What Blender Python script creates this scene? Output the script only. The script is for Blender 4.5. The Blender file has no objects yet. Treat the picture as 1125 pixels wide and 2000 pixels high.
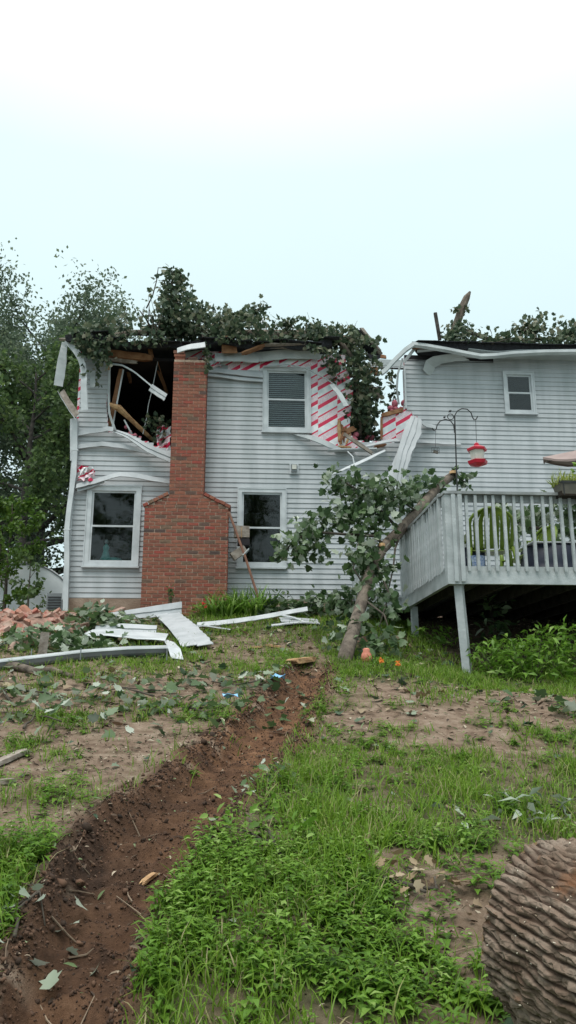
import bpy, math, random
import numpy as np
from mathutils import Vector, Matrix, Euler

random.seed(7)
RNG = np.random.default_rng(7)
R = math.radians
S = bpy.context.scene
COL = S.collection

# ------------------------------------------------------------------ camera
PITCH, YAW, FPX, CAMZ = R(13.8), R(3.5), 1550.0, 1.6
cd = bpy.data.cameras.new('camera')
cam = bpy.data.objects.new('camera', cd)
COL.objects.link(cam)
cam.location = (0, 0, CAMZ)
cam.rotation_euler = (math.pi / 2 + PITCH, 0, -YAW)
cd.sensor_fit = 'VERTICAL'
cd.sensor_height = 24.0
cd.lens = 24.0 * FPX / 2000.0
cd.clip_start = 0.05
cd.clip_end = 2000
S.camera = cam

# ------------------------------------------------------------------ sky, sun, exposure
wd = bpy.data.worlds.new('World')
S.world = wd
wd.use_nodes = True
wn, wl = wd.node_tree.nodes, wd.node_tree.links
wn.clear()
SUN_EL, SUN_AZ = R(62), R(205)          # azimuth clockwise from +Y: behind the camera, a little to its left
sky = wn.new('ShaderNodeTexSky')
sky.sky_type = 'NISHITA'
sky.sun_disc = False
sky.sun_elevation = SUN_EL
sky.sun_rotation = SUN_AZ
sky.dust_density = 4.0
nish = wn.new('ShaderNodeVectorMath'); nish.operation = 'SCALE'
nish.inputs['Scale'].default_value = 0.05
wl.new(sky.outputs[0], nish.inputs[0])
tc = wn.new('ShaderNodeTexCoord')
sep = wn.new('ShaderNodeSeparateXYZ')
wl.new(tc.outputs['Generated'], sep.inputs[0])
ramp = wn.new('ShaderNodeValToRGB')      # overcast cloud layer: brighter towards the zenith
el = ramp.color_ramp.elements
el[0].position = 0.0; el[0].color = (0.66, 0.80, 0.83, 1)
el[1].position = 1.0; el[1].color = (2.1, 2.1, 2.08, 1)
e = el.new(0.42); e.color = (0.67, 0.84, 0.87, 1)
e = el.new(0.60); e.color = (0.74, 0.90, 0.92, 1)
e = el.new(0.74); e.color = (1.12, 1.16, 1.16, 1)
wl.new(sep.outputs[2], ramp.inputs[0])
cn = wn.new('ShaderNodeTexNoise'); cn.inputs['Scale'].default_value = 2.2; cn.inputs['Detail'].default_value = 5
wl.new(tc.outputs['Generated'], cn.inputs['Vector'])
cmr = wn.new('ShaderNodeMapRange'); cmr.inputs[3].default_value = 0.94; cmr.inputs[4].default_value = 1.06
wl.new(cn.outputs[0], cmr.inputs[0])
cs = wn.new('ShaderNodeVectorMath'); cs.operation = 'SCALE'
wl.new(ramp.outputs[0], cs.inputs[0]); wl.new(cmr.outputs[0], cs.inputs['Scale'])
smix = wn.new('ShaderNodeMix'); smix.data_type = 'RGBA'; smix.inputs[0].default_value = 0.9
wl.new(nish.outputs[0], smix.inputs[6]); wl.new(cs.outputs[0], smix.inputs[7])
bg = wn.new('ShaderNodeBackground'); bg.inputs[1].default_value = 1.0
wl.new(smix.outputs[2], bg.inputs[0])
wo = wn.new('ShaderNodeOutputWorld')
wl.new(bg.outputs[0], wo.inputs[0])

sl = bpy.data.lights.new('sun', 'SUN')
sl.energy = 1.3
sl.angle = R(28)
sl.color = (1.0, 0.97, 0.92)
sun = bpy.data.objects.new('sun', sl)
COL.objects.link(sun)
sdir = Vector((math.sin(SUN_AZ) * math.cos(SUN_EL), math.cos(SUN_AZ) * math.cos(SUN_EL), math.sin(SUN_EL)))
sun.rotation_euler = sdir.to_track_quat('Z', 'Y').to_euler()
sun.location = (0, -5, 30)

S.view_settings.view_transform = 'Standard'
S.view_settings.look = 'None'
S.view_settings.exposure = 0.32
S.view_settings.gamma = 1.0
S.render.engine = 'CYCLES'
S.cycles.max_bounces = 6
S.cycles.transparent_max_bounces = 8
S.cycles.use_denoising = True

# ------------------------------------------------------------------ pixel -> place helpers (photograph is 1125 x 2000)
_f = Vector((math.sin(YAW) * math.cos(PITCH), math.cos(YAW) * math.cos(PITCH), math.sin(PITCH)))
_r = Vector((math.cos(YAW), -math.sin(YAW), 0))
_u = _r.cross(_f)
def ray(px, py):
    return _f * FPX + _r * (px - 562.5) + _u * (1000 - py)
def at(px, py, Y):
    d = ray(px, py)
    return d * (Y / d.y) + Vector((0, 0, CAMZ))
def xz(px, py, Y=15.6):
    p = at(px, py, Y)
    return (p.x, p.z)

# ------------------------------------------------------------------ terrain height
RUT = np.array([(-.66, .6), (-.64, 1.9), (-.61, 3.0), (-.54, 3.7), (-.44, 4.4), (-.16, 5.25), (.08, 5.96), (.30, 6.92), (.63, 8.33), (.94, 9.94)])
RUTW = np.array([(0, .29), (3.5, .30), (4.4, .40), (6.0, .43), (7, .40), (8.3, .34), (10, .27)])
def rutx(y): return np.interp(y, RUT[:, 1], RUT[:, 0])
_lat = np.random.default_rng(3).random((64, 64))
def vnoise(x, y):
    x = np.asarray(x, float); y = np.asarray(y, float)
    xi = np.floor(x).astype(int); yi = np.floor(y).astype(int)
    fx = x - xi; fy = y - yi
    fx = fx * fx * (3 - 2 * fx); fy = fy * fy * (3 - 2 * fy)
    g = lambda a, b: _lat[a % 64, b % 64]
    return (g(xi, yi) * (1 - fx) + g(xi + 1, yi) * fx) * (1 - fy) + (g(xi, yi + 1) * (1 - fx) + g(xi + 1, yi + 1) * fx) * fy
def fbm(x, y, n=4):
    s = 0; a = .5
    for i in range(n):
        s = s + a * vnoise(x * 2 ** i + 17 * i, y * 2 ** i + 9 * i); a *= .5
    return s
def sst(a, b, x):
    t = np.clip((np.asarray(x, float) - a) / (b - a), 0, 1)
    return t * t * (3 - 2 * t)
def rutmask(x, y):
    x = np.asarray(x, float); y = np.asarray(y, float)
    d = (x - rutx(y)) * .46 / np.interp(y, RUTW[:, 0], RUTW[:, 1]) + .13 * (vnoise(x * 3 + 40, y * 2.2) - .5)
    end = (1 - sst(9.2, 10.0, y))
    core = (1 - sst(.15, .36, np.abs(d) + .10 * (fbm(x * 4 + 9, y * 4, 2) - .4))) * end
    return core, d, end
def gh(x, y, fine=True):
    x = np.asarray(x, float); y = np.asarray(y, float)
    base = .217 * np.where(y < 14.6, y, 14.6 + 3.2 * (1 - np.exp(-(y - 14.6) / 3.2)) * .9)
    base = np.where(y > 28, base - 0.0 * y, base)
    base = base - .16 * sst(1.6, 3.2, x) * sst(7.6, 9.0, y) * (1 - sst(11, 13.5, y))
    h = base + .10 * (fbm(x * .55, y * .55, 3) - .44)
    core, d, end = rutmask(x, y)
    h = h - .125 * core
    berm = np.exp(-((np.abs(d) - .40) / .11) ** 2) * end
    side = np.where(d > 0, .6 + .7 * sst(4.8, 6.0, y), .45 + .9 * np.exp(-((y - 4.0) / .6) ** 2))
    h = h + berm * side * (.01 + .16 * (fbm(x * 6, y * 6, 3) - .36))
    if fine:
        h = h + .035 * (fbm(x * 3.1, y * 3.1, 4) - .45) + (.11 * (core * .7 + berm) + .03) * (fbm(x * 9, y * 9, 4) - .44)
        # the tread of the wheel that ran here
        h = h + core * .018 * np.sin((y + .35 * np.abs(d)) * 38)
    return h
def G(px, py, up=0.0):
    d = ray(px, py)
    ys = np.arange(1.5, 60, .02)
    xs = ys * d.x / d.y; zs = ys * d.z / d.y + CAMZ
    hit = np.nonzero(zs < gh(xs, ys, False))[0]
    k = hit[0] if len(hit) else len(ys) - 1
    k = min(k, int((14.85 - 1.5) / .02))             # nothing on the lawn stands inside the house
    return Vector((xs[k], ys[k], float(gh(xs[k], ys[k])) + up))

# ------------------------------------------------------------------ materials
MATS = {}
def new_mat(name):
    m = bpy.data.materials.new(name); m.use_nodes = True
    n, l = m.node_tree.nodes, m.node_tree.links
    return m, n, l, n['Principled BSDF']
def mat(name, a, b=None, scale=6.0, rough=.6, bump=0.0, bscale=None, detail=6, objrand=0.0, spec=.4, metal=0.0, stretch=None, lo=.35, hi=.65):
    """two real colours mottled by noise; optional small change from one object to the next"""
    if name in MATS: return MATS[name]
    m, n, l, p = new_mat(name)
    tcd = n.new('ShaderNodeTexCoord')
    vec = tcd.outputs['Object']
    if stretch:
        mp = n.new('ShaderNodeMapping'); mp.inputs['Scale'].default_value = stretch
        l.new(vec, mp.inputs[0]); vec = mp.outputs[0]
    nz = n.new('ShaderNodeTexNoise'); nz.inputs['Scale'].default_value = scale; nz.inputs['Detail'].default_value = detail
    l.new(vec, nz.inputs['Vector'])
    cr = n.new('ShaderNodeValToRGB')
    cr.color_ramp.elements[0].position = lo; cr.color_ramp.elements[0].color = (*a, 1)
    cr.color_ramp.elements[1].position = hi; cr.color_ramp.elements[1].color = (*(b or a), 1)
    l.new(nz.outputs[0], cr.inputs[0])
    out = cr.outputs[0]
    if objrand:
        oi = n.new('ShaderNodeObjectInfo')
        mr = n.new('ShaderNodeMapRange'); mr.inputs[3].default_value = 1 - objrand; mr.inputs[4].default_value = 1 + objrand
        l.new(oi.outputs['Random'], mr.inputs[0])
        vm = n.new('ShaderNodeVectorMath'); vm.operation = 'SCALE'
        l.new(out, vm.inputs[0]); l.new(mr.outputs[0], vm.inputs['Scale']); out = vm.outputs[0]
    l.new(out, p.inputs['Base Color'])
    p.inputs['Roughness'].default_value = rough
    p.inputs['Specular IOR Level'].default_value = spec
    p.inputs['Metallic'].default_value = metal
    if bump:
        nb = n.new('ShaderNodeTexNoise'); nb.inputs['Scale'].default_value = bscale or scale * 3; nb.inputs['Detail'].default_value = 5
        l.new(vec, nb.inputs['Vector'])
        bp = n.new('ShaderNodeBump'); bp.inputs['Strength'].default_value = bump; bp.inputs['Distance'].default_value = .02
        l.new(nb.outputs[0], bp.inputs['Height']); l.new(bp.outputs[0], p.inputs['Normal'])
    MATS[name] = m
    return m
def leaf_mat(name, stops, trans=.3, rough=.5, hue=0.0):
    """one colour per leaf, read from the face attribute 'tint'"""
    m, n, l, p = new_mat(name)
    at_ = n.new('ShaderNodeAttribute'); at_.attribute_name = 'tint'
    cr = n.new('ShaderNodeValToRGB')
    els = cr.color_ramp.elements
    els[0].position = stops[0][0]; els[0].color = (*stops[0][1], 1)
    els[1].position = stops[-1][0]; els[1].color = (*stops[-1][1], 1)
    for q, c in stops[1:-1]:
        x = els.new(q); x.color = (*c, 1)
    l.new(at_.outputs['Fac'], cr.inputs[0])
    l.new(cr.outputs[0], p.inputs['Base Color'])
    p.inputs['Roughness'].default_value = rough
    p.inputs['Specular IOR Level'].default_value = .35
    tr = n.new('ShaderNodeBsdfTranslucent')
    l.new(cr.outputs[0], tr.inputs[0])
    mx = n.new('ShaderNodeMixShader'); mx.inputs[0].default_value = trans
    l.new(p.outputs[0], mx.inputs[1]); l.new(tr.outputs[0], mx.inputs[2])
    l.new(mx.outputs[0], n['Material Output'].inputs[0])
    return m
def glass_mat():
    m, n, l, p = new_mat('window_glass')
    n.remove(p)
    tr = n.new('ShaderNodeBsdfTransparent'); tr.inputs[0].default_value = (.80, .84, .84, 1)
    gl = n.new('ShaderNodeBsdfGlossy'); gl.inputs['Roughness'].default_value = .02
    nz = n.new('ShaderNodeTexNoise'); nz.inputs['Scale'].default_value = 1.6
    bp = n.new('ShaderNodeBump'); bp.inputs['Strength'].default_value = .06; bp.inputs['Distance'].default_value = .05
    l.new(nz.outputs[0], bp.inputs['Height']); l.new(bp.outputs[0], gl.inputs['Normal'])
    fr = n.new('ShaderNodeFresnel'); fr.inputs[0].default_value = 1.48
    mx = n.new('ShaderNodeMixShader')
    l.new(fr.outputs[0], mx.inputs[0]); l.new(tr.outputs[0], mx.inputs[1]); l.new(gl.outputs[0], mx.inputs[2])
    l.new(mx.outputs[0], n['Material Output'].inputs[0])
    return m
def foam_mat():
    """foil-faced sheathing board printed with slanting red bands and fine pink lettering"""
    m, n, l, p = new_mat('printed_sheathing')
    tcd = n.new('ShaderNodeTexCoord')
    sp = n.new('ShaderNodeSeparateXYZ'); l.new(tcd.outputs['Object'], sp.inputs[0])
    def math_(op, a, b=None, c=None):
        k = n.new('ShaderNodeMath'); k.operation = op
        for i, v in enumerate((a, b, c)):
            if v is None: continue
            if isinstance(v, (int, float)): k.inputs[i].default_value = v
            else: l.new(v, k.inputs[i])
        return k.outputs[0]
    x, z = sp.outputs[0], sp.outputs[2]
    panel = math_('FLOOR', math_('DIVIDE', math_('ADD', x, 0.055), .41))
    u = math_('ADD', math_('SUBTRACT', z, math_('MULTIPLY', x, .62)), math_('MULTIPLY', panel, .13))
    fr = math_('FRACT', math_('DIVIDE', u, .42))
    wide = math_('LESS_THAN', math_('ABSOLUTE', math_('SUBTRACT', fr, .25)), .105)
    thin = math_('LESS_THAN', math_('ABSOLUTE', math_('SUBTRACT', fr, .73)), .045)
    band = math_('MAXIMUM', wide, thin)
    zone = math_('MULTIPLY', math_('GREATER_THAN', fr, .36), math_('LESS_THAN', fr, .68))
    nz = n.new('ShaderNodeTexNoise'); nz.inputs['Scale'].default_value = 75; nz.inputs['Detail'].default_value = 2
    mp = n.new('ShaderNodeMapping'); mp.inputs['Scale'].default_value = (.6, 1, 1.2)
    l.new(tcd.outputs['Object'], mp.inputs[0]); l.new(mp.outputs[0], nz.inputs['Vector'])
    pr = math_('MULTIPLY', math_('MULTIPLY', zone, math_('GREATER_THAN', nz.outputs[0], .50)), .55)
    nb = n.new('ShaderNodeTexNoise'); nb.inputs['Scale'].default_value = 5
    cr = n.new('ShaderNodeValToRGB')
    cr.color_ramp.elements[0].position = .4; cr.color_ramp.elements[0].color = (.60, .66, .68, 1)
    cr.color_ramp.elements[1].position = .62; cr.color_ramp.elements[1].color = (.82, .83, .84, 1)
    l.new(tcd.outputs['Object'], nb.inputs['Vector']); l.new(nb.outputs[0], cr.inputs[0])
    m1 = n.new('ShaderNodeMix'); m1.data_type = 'RGBA'; m1.inputs[7].default_value = (.72, .16, .26, 1)
    l.new(pr, m1.inputs[0]); l.new(cr.outputs[0], m1.inputs[6])
    m2 = n.new('ShaderNodeMix'); m2.data_type = 'RGBA'; m2.inputs[7].default_value = (.62, .018, .075, 1)
    l.new(band, m2.inputs[0]); l.new(m1.outputs[2], m2.inputs[6])
    l.new(m2.outputs[2], p.inputs['Base Color'])
    p.inputs['Roughness'].default_value = .38
    bp = n.new('ShaderNodeBump'); bp.inputs['Strength'].default_value = .35; bp.inputs['Distance'].default_value = .02
    l.new(nb.outputs[0], bp.inputs['Height']); l.new(bp.outputs[0], p.inputs['Normal'])
    return m
def brick_mat(name, dull=1.0, dust=0.0):
    m, n, l, p = new_mat(name)
    oi = n.new('ShaderNodeObjectInfo')
    at_ = n.new('ShaderNodeAttribute'); at_.attribute_name = 'tint'
    ad = n.new('ShaderNodeMath'); ad.operation = 'ADD'
    l.new(oi.outputs['Random'], ad.inputs[0]); l.new(at_.outputs['Fac'], ad.inputs[1])
    fr = n.new('ShaderNodeMath'); fr.operation = 'FRACT'; l.new(ad.outputs[0], fr.inputs[0])
    cr = n.new('ShaderNodeValToRGB')
    cols = [(0, (.195, .062, .038)), (.15, (.25, .090, .054)), (.3, (.165, .055, .036)), (.45, (.265, .105, .064)), (.58, (.21, .070, .044)), (.68, (.27, .052, .036)), (.76, (.215, .080, .050)), (.86, (.18, .066, .044)), (.92, (.165, .105, .066)), (.97, (.11, .062, .046)), (1.0, (.07, .046, .04))]
    els = cr.color_ramp.elements
    els[0].color = (*cols[0][1], 1); els[1].color = (*cols[-1][1], 1)
    for q, c in cols[1:-1]:
        k = els.new(q); k.color = (*c, 1)
    l.new(fr.outputs[0], cr.inputs[0])
    tcd = n.new('ShaderNodeTexCoord')
    ge = n.new('ShaderNodeNewGeometry')
    nz = n.new('ShaderNodeTexNoise'); nz.inputs['Scale'].default_value = 28; nz.inputs['Detail'].default_value = 6
    l.new(ge.outputs['Position'], nz.inputs['Vector'])
    mr = n.new('ShaderNodeMapRange'); mr.inputs[1].default_value = .3; mr.inputs[2].default_value = .7
    mr.inputs[3].default_value = .72 * dull; mr.inputs[4].default_value = 1.3 * dull
    l.new(nz.outputs[0], mr.inputs[0])
    vm = n.new('ShaderNodeVectorMath'); vm.operation = 'SCALE'
    l.new(cr.outputs[0], vm.inputs[0]); l.new(mr.outputs[0], vm.inputs['Scale'])
    # patches of old stain and moss
    n2 = n.new('ShaderNodeTexNoise'); n2.inputs['Scale'].default_value = 1.7; n2.inputs['Detail'].default_value = 8
    l.new(ge.outputs['Position'], n2.inputs['Vector'])
    r2 = n.new('ShaderNodeMapRange'); r2.inputs[1].default_value = .55; r2.inputs[2].default_value = .75; r2.inputs[4].default_value = .45
    l.new(n2.outputs[0], r2.inputs[0])
    mx = n.new('ShaderNodeMix'); mx.data_type = 'RGBA'; mx.inputs[7].default_value = (.15, .10, .062, 1)
    l.new(r2.outputs[0], mx.inputs[0]); l.new(vm.outputs[0], mx.inputs[6])
    out = mx.outputs[2]
    if dust:                                             # mortar dust clinging to the loose bricks
        n4 = n.new('ShaderNodeTexNoise'); n4.inputs['Scale'].default_value = 7; n4.inputs['Detail'].default_value = 4
        l.new(ge.outputs['Position'], n4.inputs['Vector'])
        r4 = n.new('ShaderNodeMapRange'); r4.inputs[1].default_value = .40; r4.inputs[2].default_value = .60; r4.inputs[3].default_value = .15; r4.inputs[4].default_value = dust + .3
        l.new(n4.outputs[0], r4.inputs[0])
        m4 = n.new('ShaderNodeMix'); m4.data_type = 'RGBA'; m4.inputs[7].default_value = (.40, .29, .235, 1)
        l.new(r4.outputs[0], m4.inputs[0]); l.new(out, m4.inputs[6]); out = m4.outputs[2]
    l.new(out, p.inputs['Base Color'])
    p.inputs['Roughness'].default_value = .85
    bp = n.new('ShaderNodeBump'); bp.inputs['Strength'].default_value = .5; bp.inputs['Distance'].default_value = .006
    l.new(nz.outputs[0], bp.inputs['Height']); l.new(bp.outputs[0], p.inputs['Normal'])
    return m
def siding_mat(name, a, b):
    """vinyl siding: chalky paint with rain streaks and green-grey grime"""
    m, n, l, p = new_mat(name)
    ge = n.new('ShaderNodeNewGeometry')
    mp = n.new('ShaderNodeMapping'); mp.inputs['Scale'].default_value = (2.2, 2.2, .35)
    l.new(ge.outputs['Position'], mp.inputs[0])
    nz = n.new('ShaderNodeTexNoise'); nz.inputs['Scale'].default_value = 1.6; nz.inputs['Detail'].default_value = 7
    l.new(mp.outputs[0], nz.inputs['Vector'])
    cr = n.new('ShaderNodeValToRGB')
    cr.color_ramp.elements[0].position = .34; cr.color_ramp.elements[0].color = (*b, 1)
    cr.color_ramp.elements[1].position = .6; cr.color_ramp.elements[1].color = (*a, 1)
    l.new(nz.outputs[0], cr.inputs[0])
    oi = n.new('ShaderNodeObjectInfo')
    mr = n.new('ShaderNodeMapRange'); mr.inputs[3].default_value = .95; mr.inputs[4].default_value = 1.04
    l.new(oi.outputs['Random'], mr.inputs[0])
    vm = n.new('ShaderNodeVectorMath'); vm.operation = 'SCALE'
    l.new(cr.outputs[0], vm.inputs[0]); l.new(mr.outputs[0], vm.inputs['Scale'])
    l.new(vm.outputs[0], p.inputs['Base Color'])
    p.inputs['Roughness'].default_value = .5
    p.inputs['Specular IOR Level'].default_value = .3
    n3 = n.new('ShaderNodeTexNoise'); n3.inputs['Scale'].default_value = 3.2; n3.inputs['Detail'].default_value = 2
    l.new(ge.outputs['Position'], n3.inputs['Vector'])
    bp = n.new('ShaderNodeBump'); bp.inputs['Strength'].default_value = .18; bp.inputs['Distance'].default_value = .03
    l.new(n3.outputs[0], bp.inputs['Height']); l.new(bp.outputs[0], p.inputs['Normal'])
    return m
def ground_mat():
    m, n, l, p = new_mat('ground_soil')
    ge = n.new('ShaderNodeNewGeometry')
    def noise(sc, d=8, rgh=.6):
        k = n.new('ShaderNodeTexNoise'); k.inputs['Scale'].default_value = sc; k.inputs['Detail'].default_value = d
        k.inputs['Roughness'].default_value = rgh
        l.new(ge.outputs['Position'], k.inputs['Vector']); return k.outputs[0]
    def ramp_(src, st):
        cr = n.new('ShaderNodeValToRGB'); els = cr.color_ramp.elements
        els[0].position = st[0][0]; els[0].color = (*st[0][1], 1); els[1].position = st[-1][0]; els[1].color = (*st[-1][1], 1)
        for q, c in st[1:-1]:
            k = els.new(q); k.color = (*c, 1)
        l.new(src, cr.inputs[0]); return cr.outputs[0]
    def mix(f, a, b):
        k = n.new('ShaderNodeMix'); k.data_type = 'RGBA'
        l.new(f, k.inputs[0]); l.new(a, k.inputs[6]); l.new(b, k.inputs[7]); return k.outputs[2]
    def attr(nm):
        k = n.new('ShaderNodeAttribute'); k.attribute_name = nm; return k.outputs['Fac']
    dry = ramp_(noise(7, 10, .7), [(.3, (.095, .064, .045)), (.45, (.185, .130, .093)), (.58, (.265, .200, .148)), (.72, (.36, .295, .235))])
    straw = ramp_(noise(60, 4), [(.52, (.20, .15, .105)), (.68, (.34, .28, .20))])
    dry = mix(ramp_(noise(38, 3), [(.55, (0, 0, 0)), (.66, (.55, .55, .55))]), dry, straw)
    wet = ramp_(noise(5.5, 10, .7), [(.3, (.048, .028, .019)), (.45, (.120, .064, .037)), (.58, (.190, .102, .056)), (.72, (.27, .155, .092))])
    dark = ramp_(noise(12, 8), [(.3, (.022, .014, .010)), (.7, (.075, .045, .030))])
    wet = mix(attr('loam_deckshade'), wet, dark)
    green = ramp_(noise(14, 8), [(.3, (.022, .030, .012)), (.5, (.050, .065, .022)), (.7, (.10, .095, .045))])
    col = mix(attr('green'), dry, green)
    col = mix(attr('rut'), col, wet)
    l.new(col, p.inputs['Base Color'])
    p.inputs['Roughness'].default_value = .93
    p.inputs['Specular IOR Level'].default_value = .15
    bp = n.new('ShaderNodeBump'); bp.inputs['Strength'].default_value = .8; bp.inputs['Distance'].default_value = .03
    l.new(noise(34, 8, .7), bp.inputs['Height']); l.new(bp.outputs[0], p.inputs['Normal'])
    return m

M_SIDE = siding_mat('white_siding', (.465, .487, .503), (.36, .387, .398))
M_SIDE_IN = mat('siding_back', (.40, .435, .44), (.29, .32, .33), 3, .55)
M_TRIM = mat('white_trim', (.57, .60, .615), (.44, .47, .485), 4, .45)
M_ALU = mat('white_coil_metal', (.50, .535, .54), (.36, .395, .40), 3, .38, spec=.5)
M_FOAM = foam_mat()
M_BRICK = brick_mat('chimney_brick')
M_RUBBLE = brick_mat('rubble_brick', 1.25, .55)
M_MORTAR = mat('mortar', (.52, .40, .31), (.33, .235, .175), 20, .95, .5, 60)
M_FOUND = mat('foundation_parging', (.34, .26, .20), (.24, .17, .125), 5, .95, .6, 40)
M_DARK = mat('room_dark', (.030, .026, .028), (.014, .013, .018), 3, .9)  # near-black puts the lack of light indoors into the wall colour
M_WOOD = mat('framing_lumber', (.33, .17, .085), (.20, .088, .042), 7, .8, .3, 30, stretch=(1, 1, 1))
M_PALEWOOD = mat('fresh_split_wood', (.50, .33, .17), (.30, .165, .08), 14, .85, .5, 40)
M_GREYWOOD = mat('weathered_wood', (.34, .30, .26), (.20, .165, .135), 12, .85, .4, 40, objrand=.12)
M_SHINGLE = mat('roof_shingle', (.040, .042, .048), (.020, .021, .026), 22, .95, .6, 60)
M_DECK = mat('deck_paint', (.47, .50, .51), (.32, .352, .358), 4.5, .55, .25, 30, objrand=.08)
M_DECKDIRTY = mat('deck_rail_weathered', (.33, .355, .36), (.21, .225, .225), 5, .7, .2, 30)
M_GLASS = glass_mat()
M_BLIND = mat('blind_slat', (.50, .56, .56), (.42, .48, .48), 3, .6)
M_BARK = mat('branch_bark', (.20, .165, .13), (.085, .068, .055), 9, .95, .9, 28, stretch=(1, 1, .5))
M_TWIG = mat('twig_bark', (.10, .085, .065), (.05, .042, .034), 12, .95)
M_TRUNK = mat('old_tree_bark', (.075, .066, .058), (.03, .027, .024), 6, .95, .8, 20)
M_IRON = mat('black_iron', (.016, .018, .020), (.03, .03, .03), 12, .5)
M_RED = mat('red_plastic', (.50, .012, .035), (.40, .010, .03), 6, .35)
M_CLEAR = mat('cloudy_plastic', (.62, .62, .56), (.52, .52, .47), 9, .3)
M_GREENP = mat('green_plastic', (.155, .23, .028), (.115, .18, .022), 3, .4)
M_NAVY = mat('navy_cover', (.012, .017, .035), (.022, .028, .05), 5, .5)
M_UMBR = mat('taupe_canvas', (.33, .255, .235), (.27, .205, .19), 4, .85)
M_PINK = mat('pink_insulation', (.62, .22, .27), (.40, .10, .14), 14, 1.0, .8, 40)
M_PLANTER = mat('planter_resin', (.15, .14, .115), (.10, .095, .08), 6, .7)
M_SOIL = mat('potting_soil', (.03, .022, .016), (.02, .015, .01), 20, 1)
M_WHITECLOTH = mat('white_sheeting', (.74, .77, .78), (.60, .64, .66), 2, .5)
M_METALBOX = mat('grey_metal', (.20, .22, .23), (.15, .165, .17), 6, .5)
M_BLUE = mat('blue_plastic_scrap', (.18, .45, .75), (.30, .58, .85), 12, .4)
M_TERRA = mat('clay_flue', (.36, .17, .11), (.25, .115, .08), 8, .9, .4, 40)
M_COPPER = mat('copper_brown_pole', (.26, .125, .08), (.18, .085, .055), 12, .5)

L_MAPLE = leaf_mat('fallen_leaf_green', [(0, (.030, .058, .026)), (.35, (.062, .115, .044)), (.58, (.105, .175, .066)), (.72, (.24, .31, .20)), (1, (.50, .55, .46))], .30, .42)
L_ROOF = leaf_mat('wilted_leaf_green', [(0, (.034, .058, .036)), (.4, (.060, .098, .056)), (.7, (.105, .145, .080)), (.88, (.20, .22, .14)), (1, (.30, .29, .21))], .32, .5)
L_TREE = leaf_mat('tree_leaf', [(0, (.050, .090, .038)), (.4, (.085, .142, .052)), (.75, (.13, .20, .064)), (1, (.20, .27, .085))], .45, .55)
L_TREE2 = leaf_mat('grey_green_tree_leaf', [(0, (.085, .125, .088)), (.5, (.13, .18, .115)), (1, (.22, .27, .16))], .45, .55)
L_BUSH = leaf_mat('bright_shrub_leaf', [(0, (.045, .10, .016)), (.5, (.085, .165, .022)), (1, (.16, .25, .04))], .3, .5)
L_GRASS = leaf_mat('grass_blade', [(0, (.085, .16, .016)), (.45, (.165, .295, .028)), (.78, (.24, .38, .048)), (.9, (.30, .36, .09)), (1, (.42, .37, .20))], .42, .5)
L_WEED = leaf_mat('weed_leaf', [(0, (.070, .150, .018)), (.4, (.130, .265, .030)), (.75, (.200, .360, .050)), (1, (.34, .48, .14))], .42, .42)
L_LITTER = leaf_mat('ground_leaf', [(0, (.025, .055, .030)), (.35, (.055, .095, .050)), (.55, (.15, .20, .13)), (.72, (.28, .33, .24)), (.80, (.33, .27, .17)), (1, (.17, .10, .06))], .12, .55)
L_DRY = leaf_mat('dried_leaf', [(0, (.16, .10, .055)), (.5, (.30, .22, .13)), (1, (.42, .35, .24))], .15, .6)
L_YELLOW = leaf_mat('planter_grass', [(0, (.16, .22, .03)), (.6, (.30, .36, .06)), (1, (.42, .46, .12))], .35, .5)
L_PETAL_O = leaf_mat('orange_petal', [(0, (.62, .16, .02)), (1, (.75, .26, .03))], .3, .5)
L_PETAL_R = leaf_mat('red_petal', [(0, (.50, .03, .02)), (1, (.62, .06, .04))], .3, .5)
L_PETAL_P = leaf_mat('purple_petal', [(0, (.14, .05, .14)), (1, (.2, .08, .2))], .3, .5)
L_WHITELEAF = leaf_mat('leaf_pale_side', [(0, (.14, .2, .13)), (.4, (.28, .34, .25)), (1, (.45, .50, .42))], .2, .5)

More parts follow.
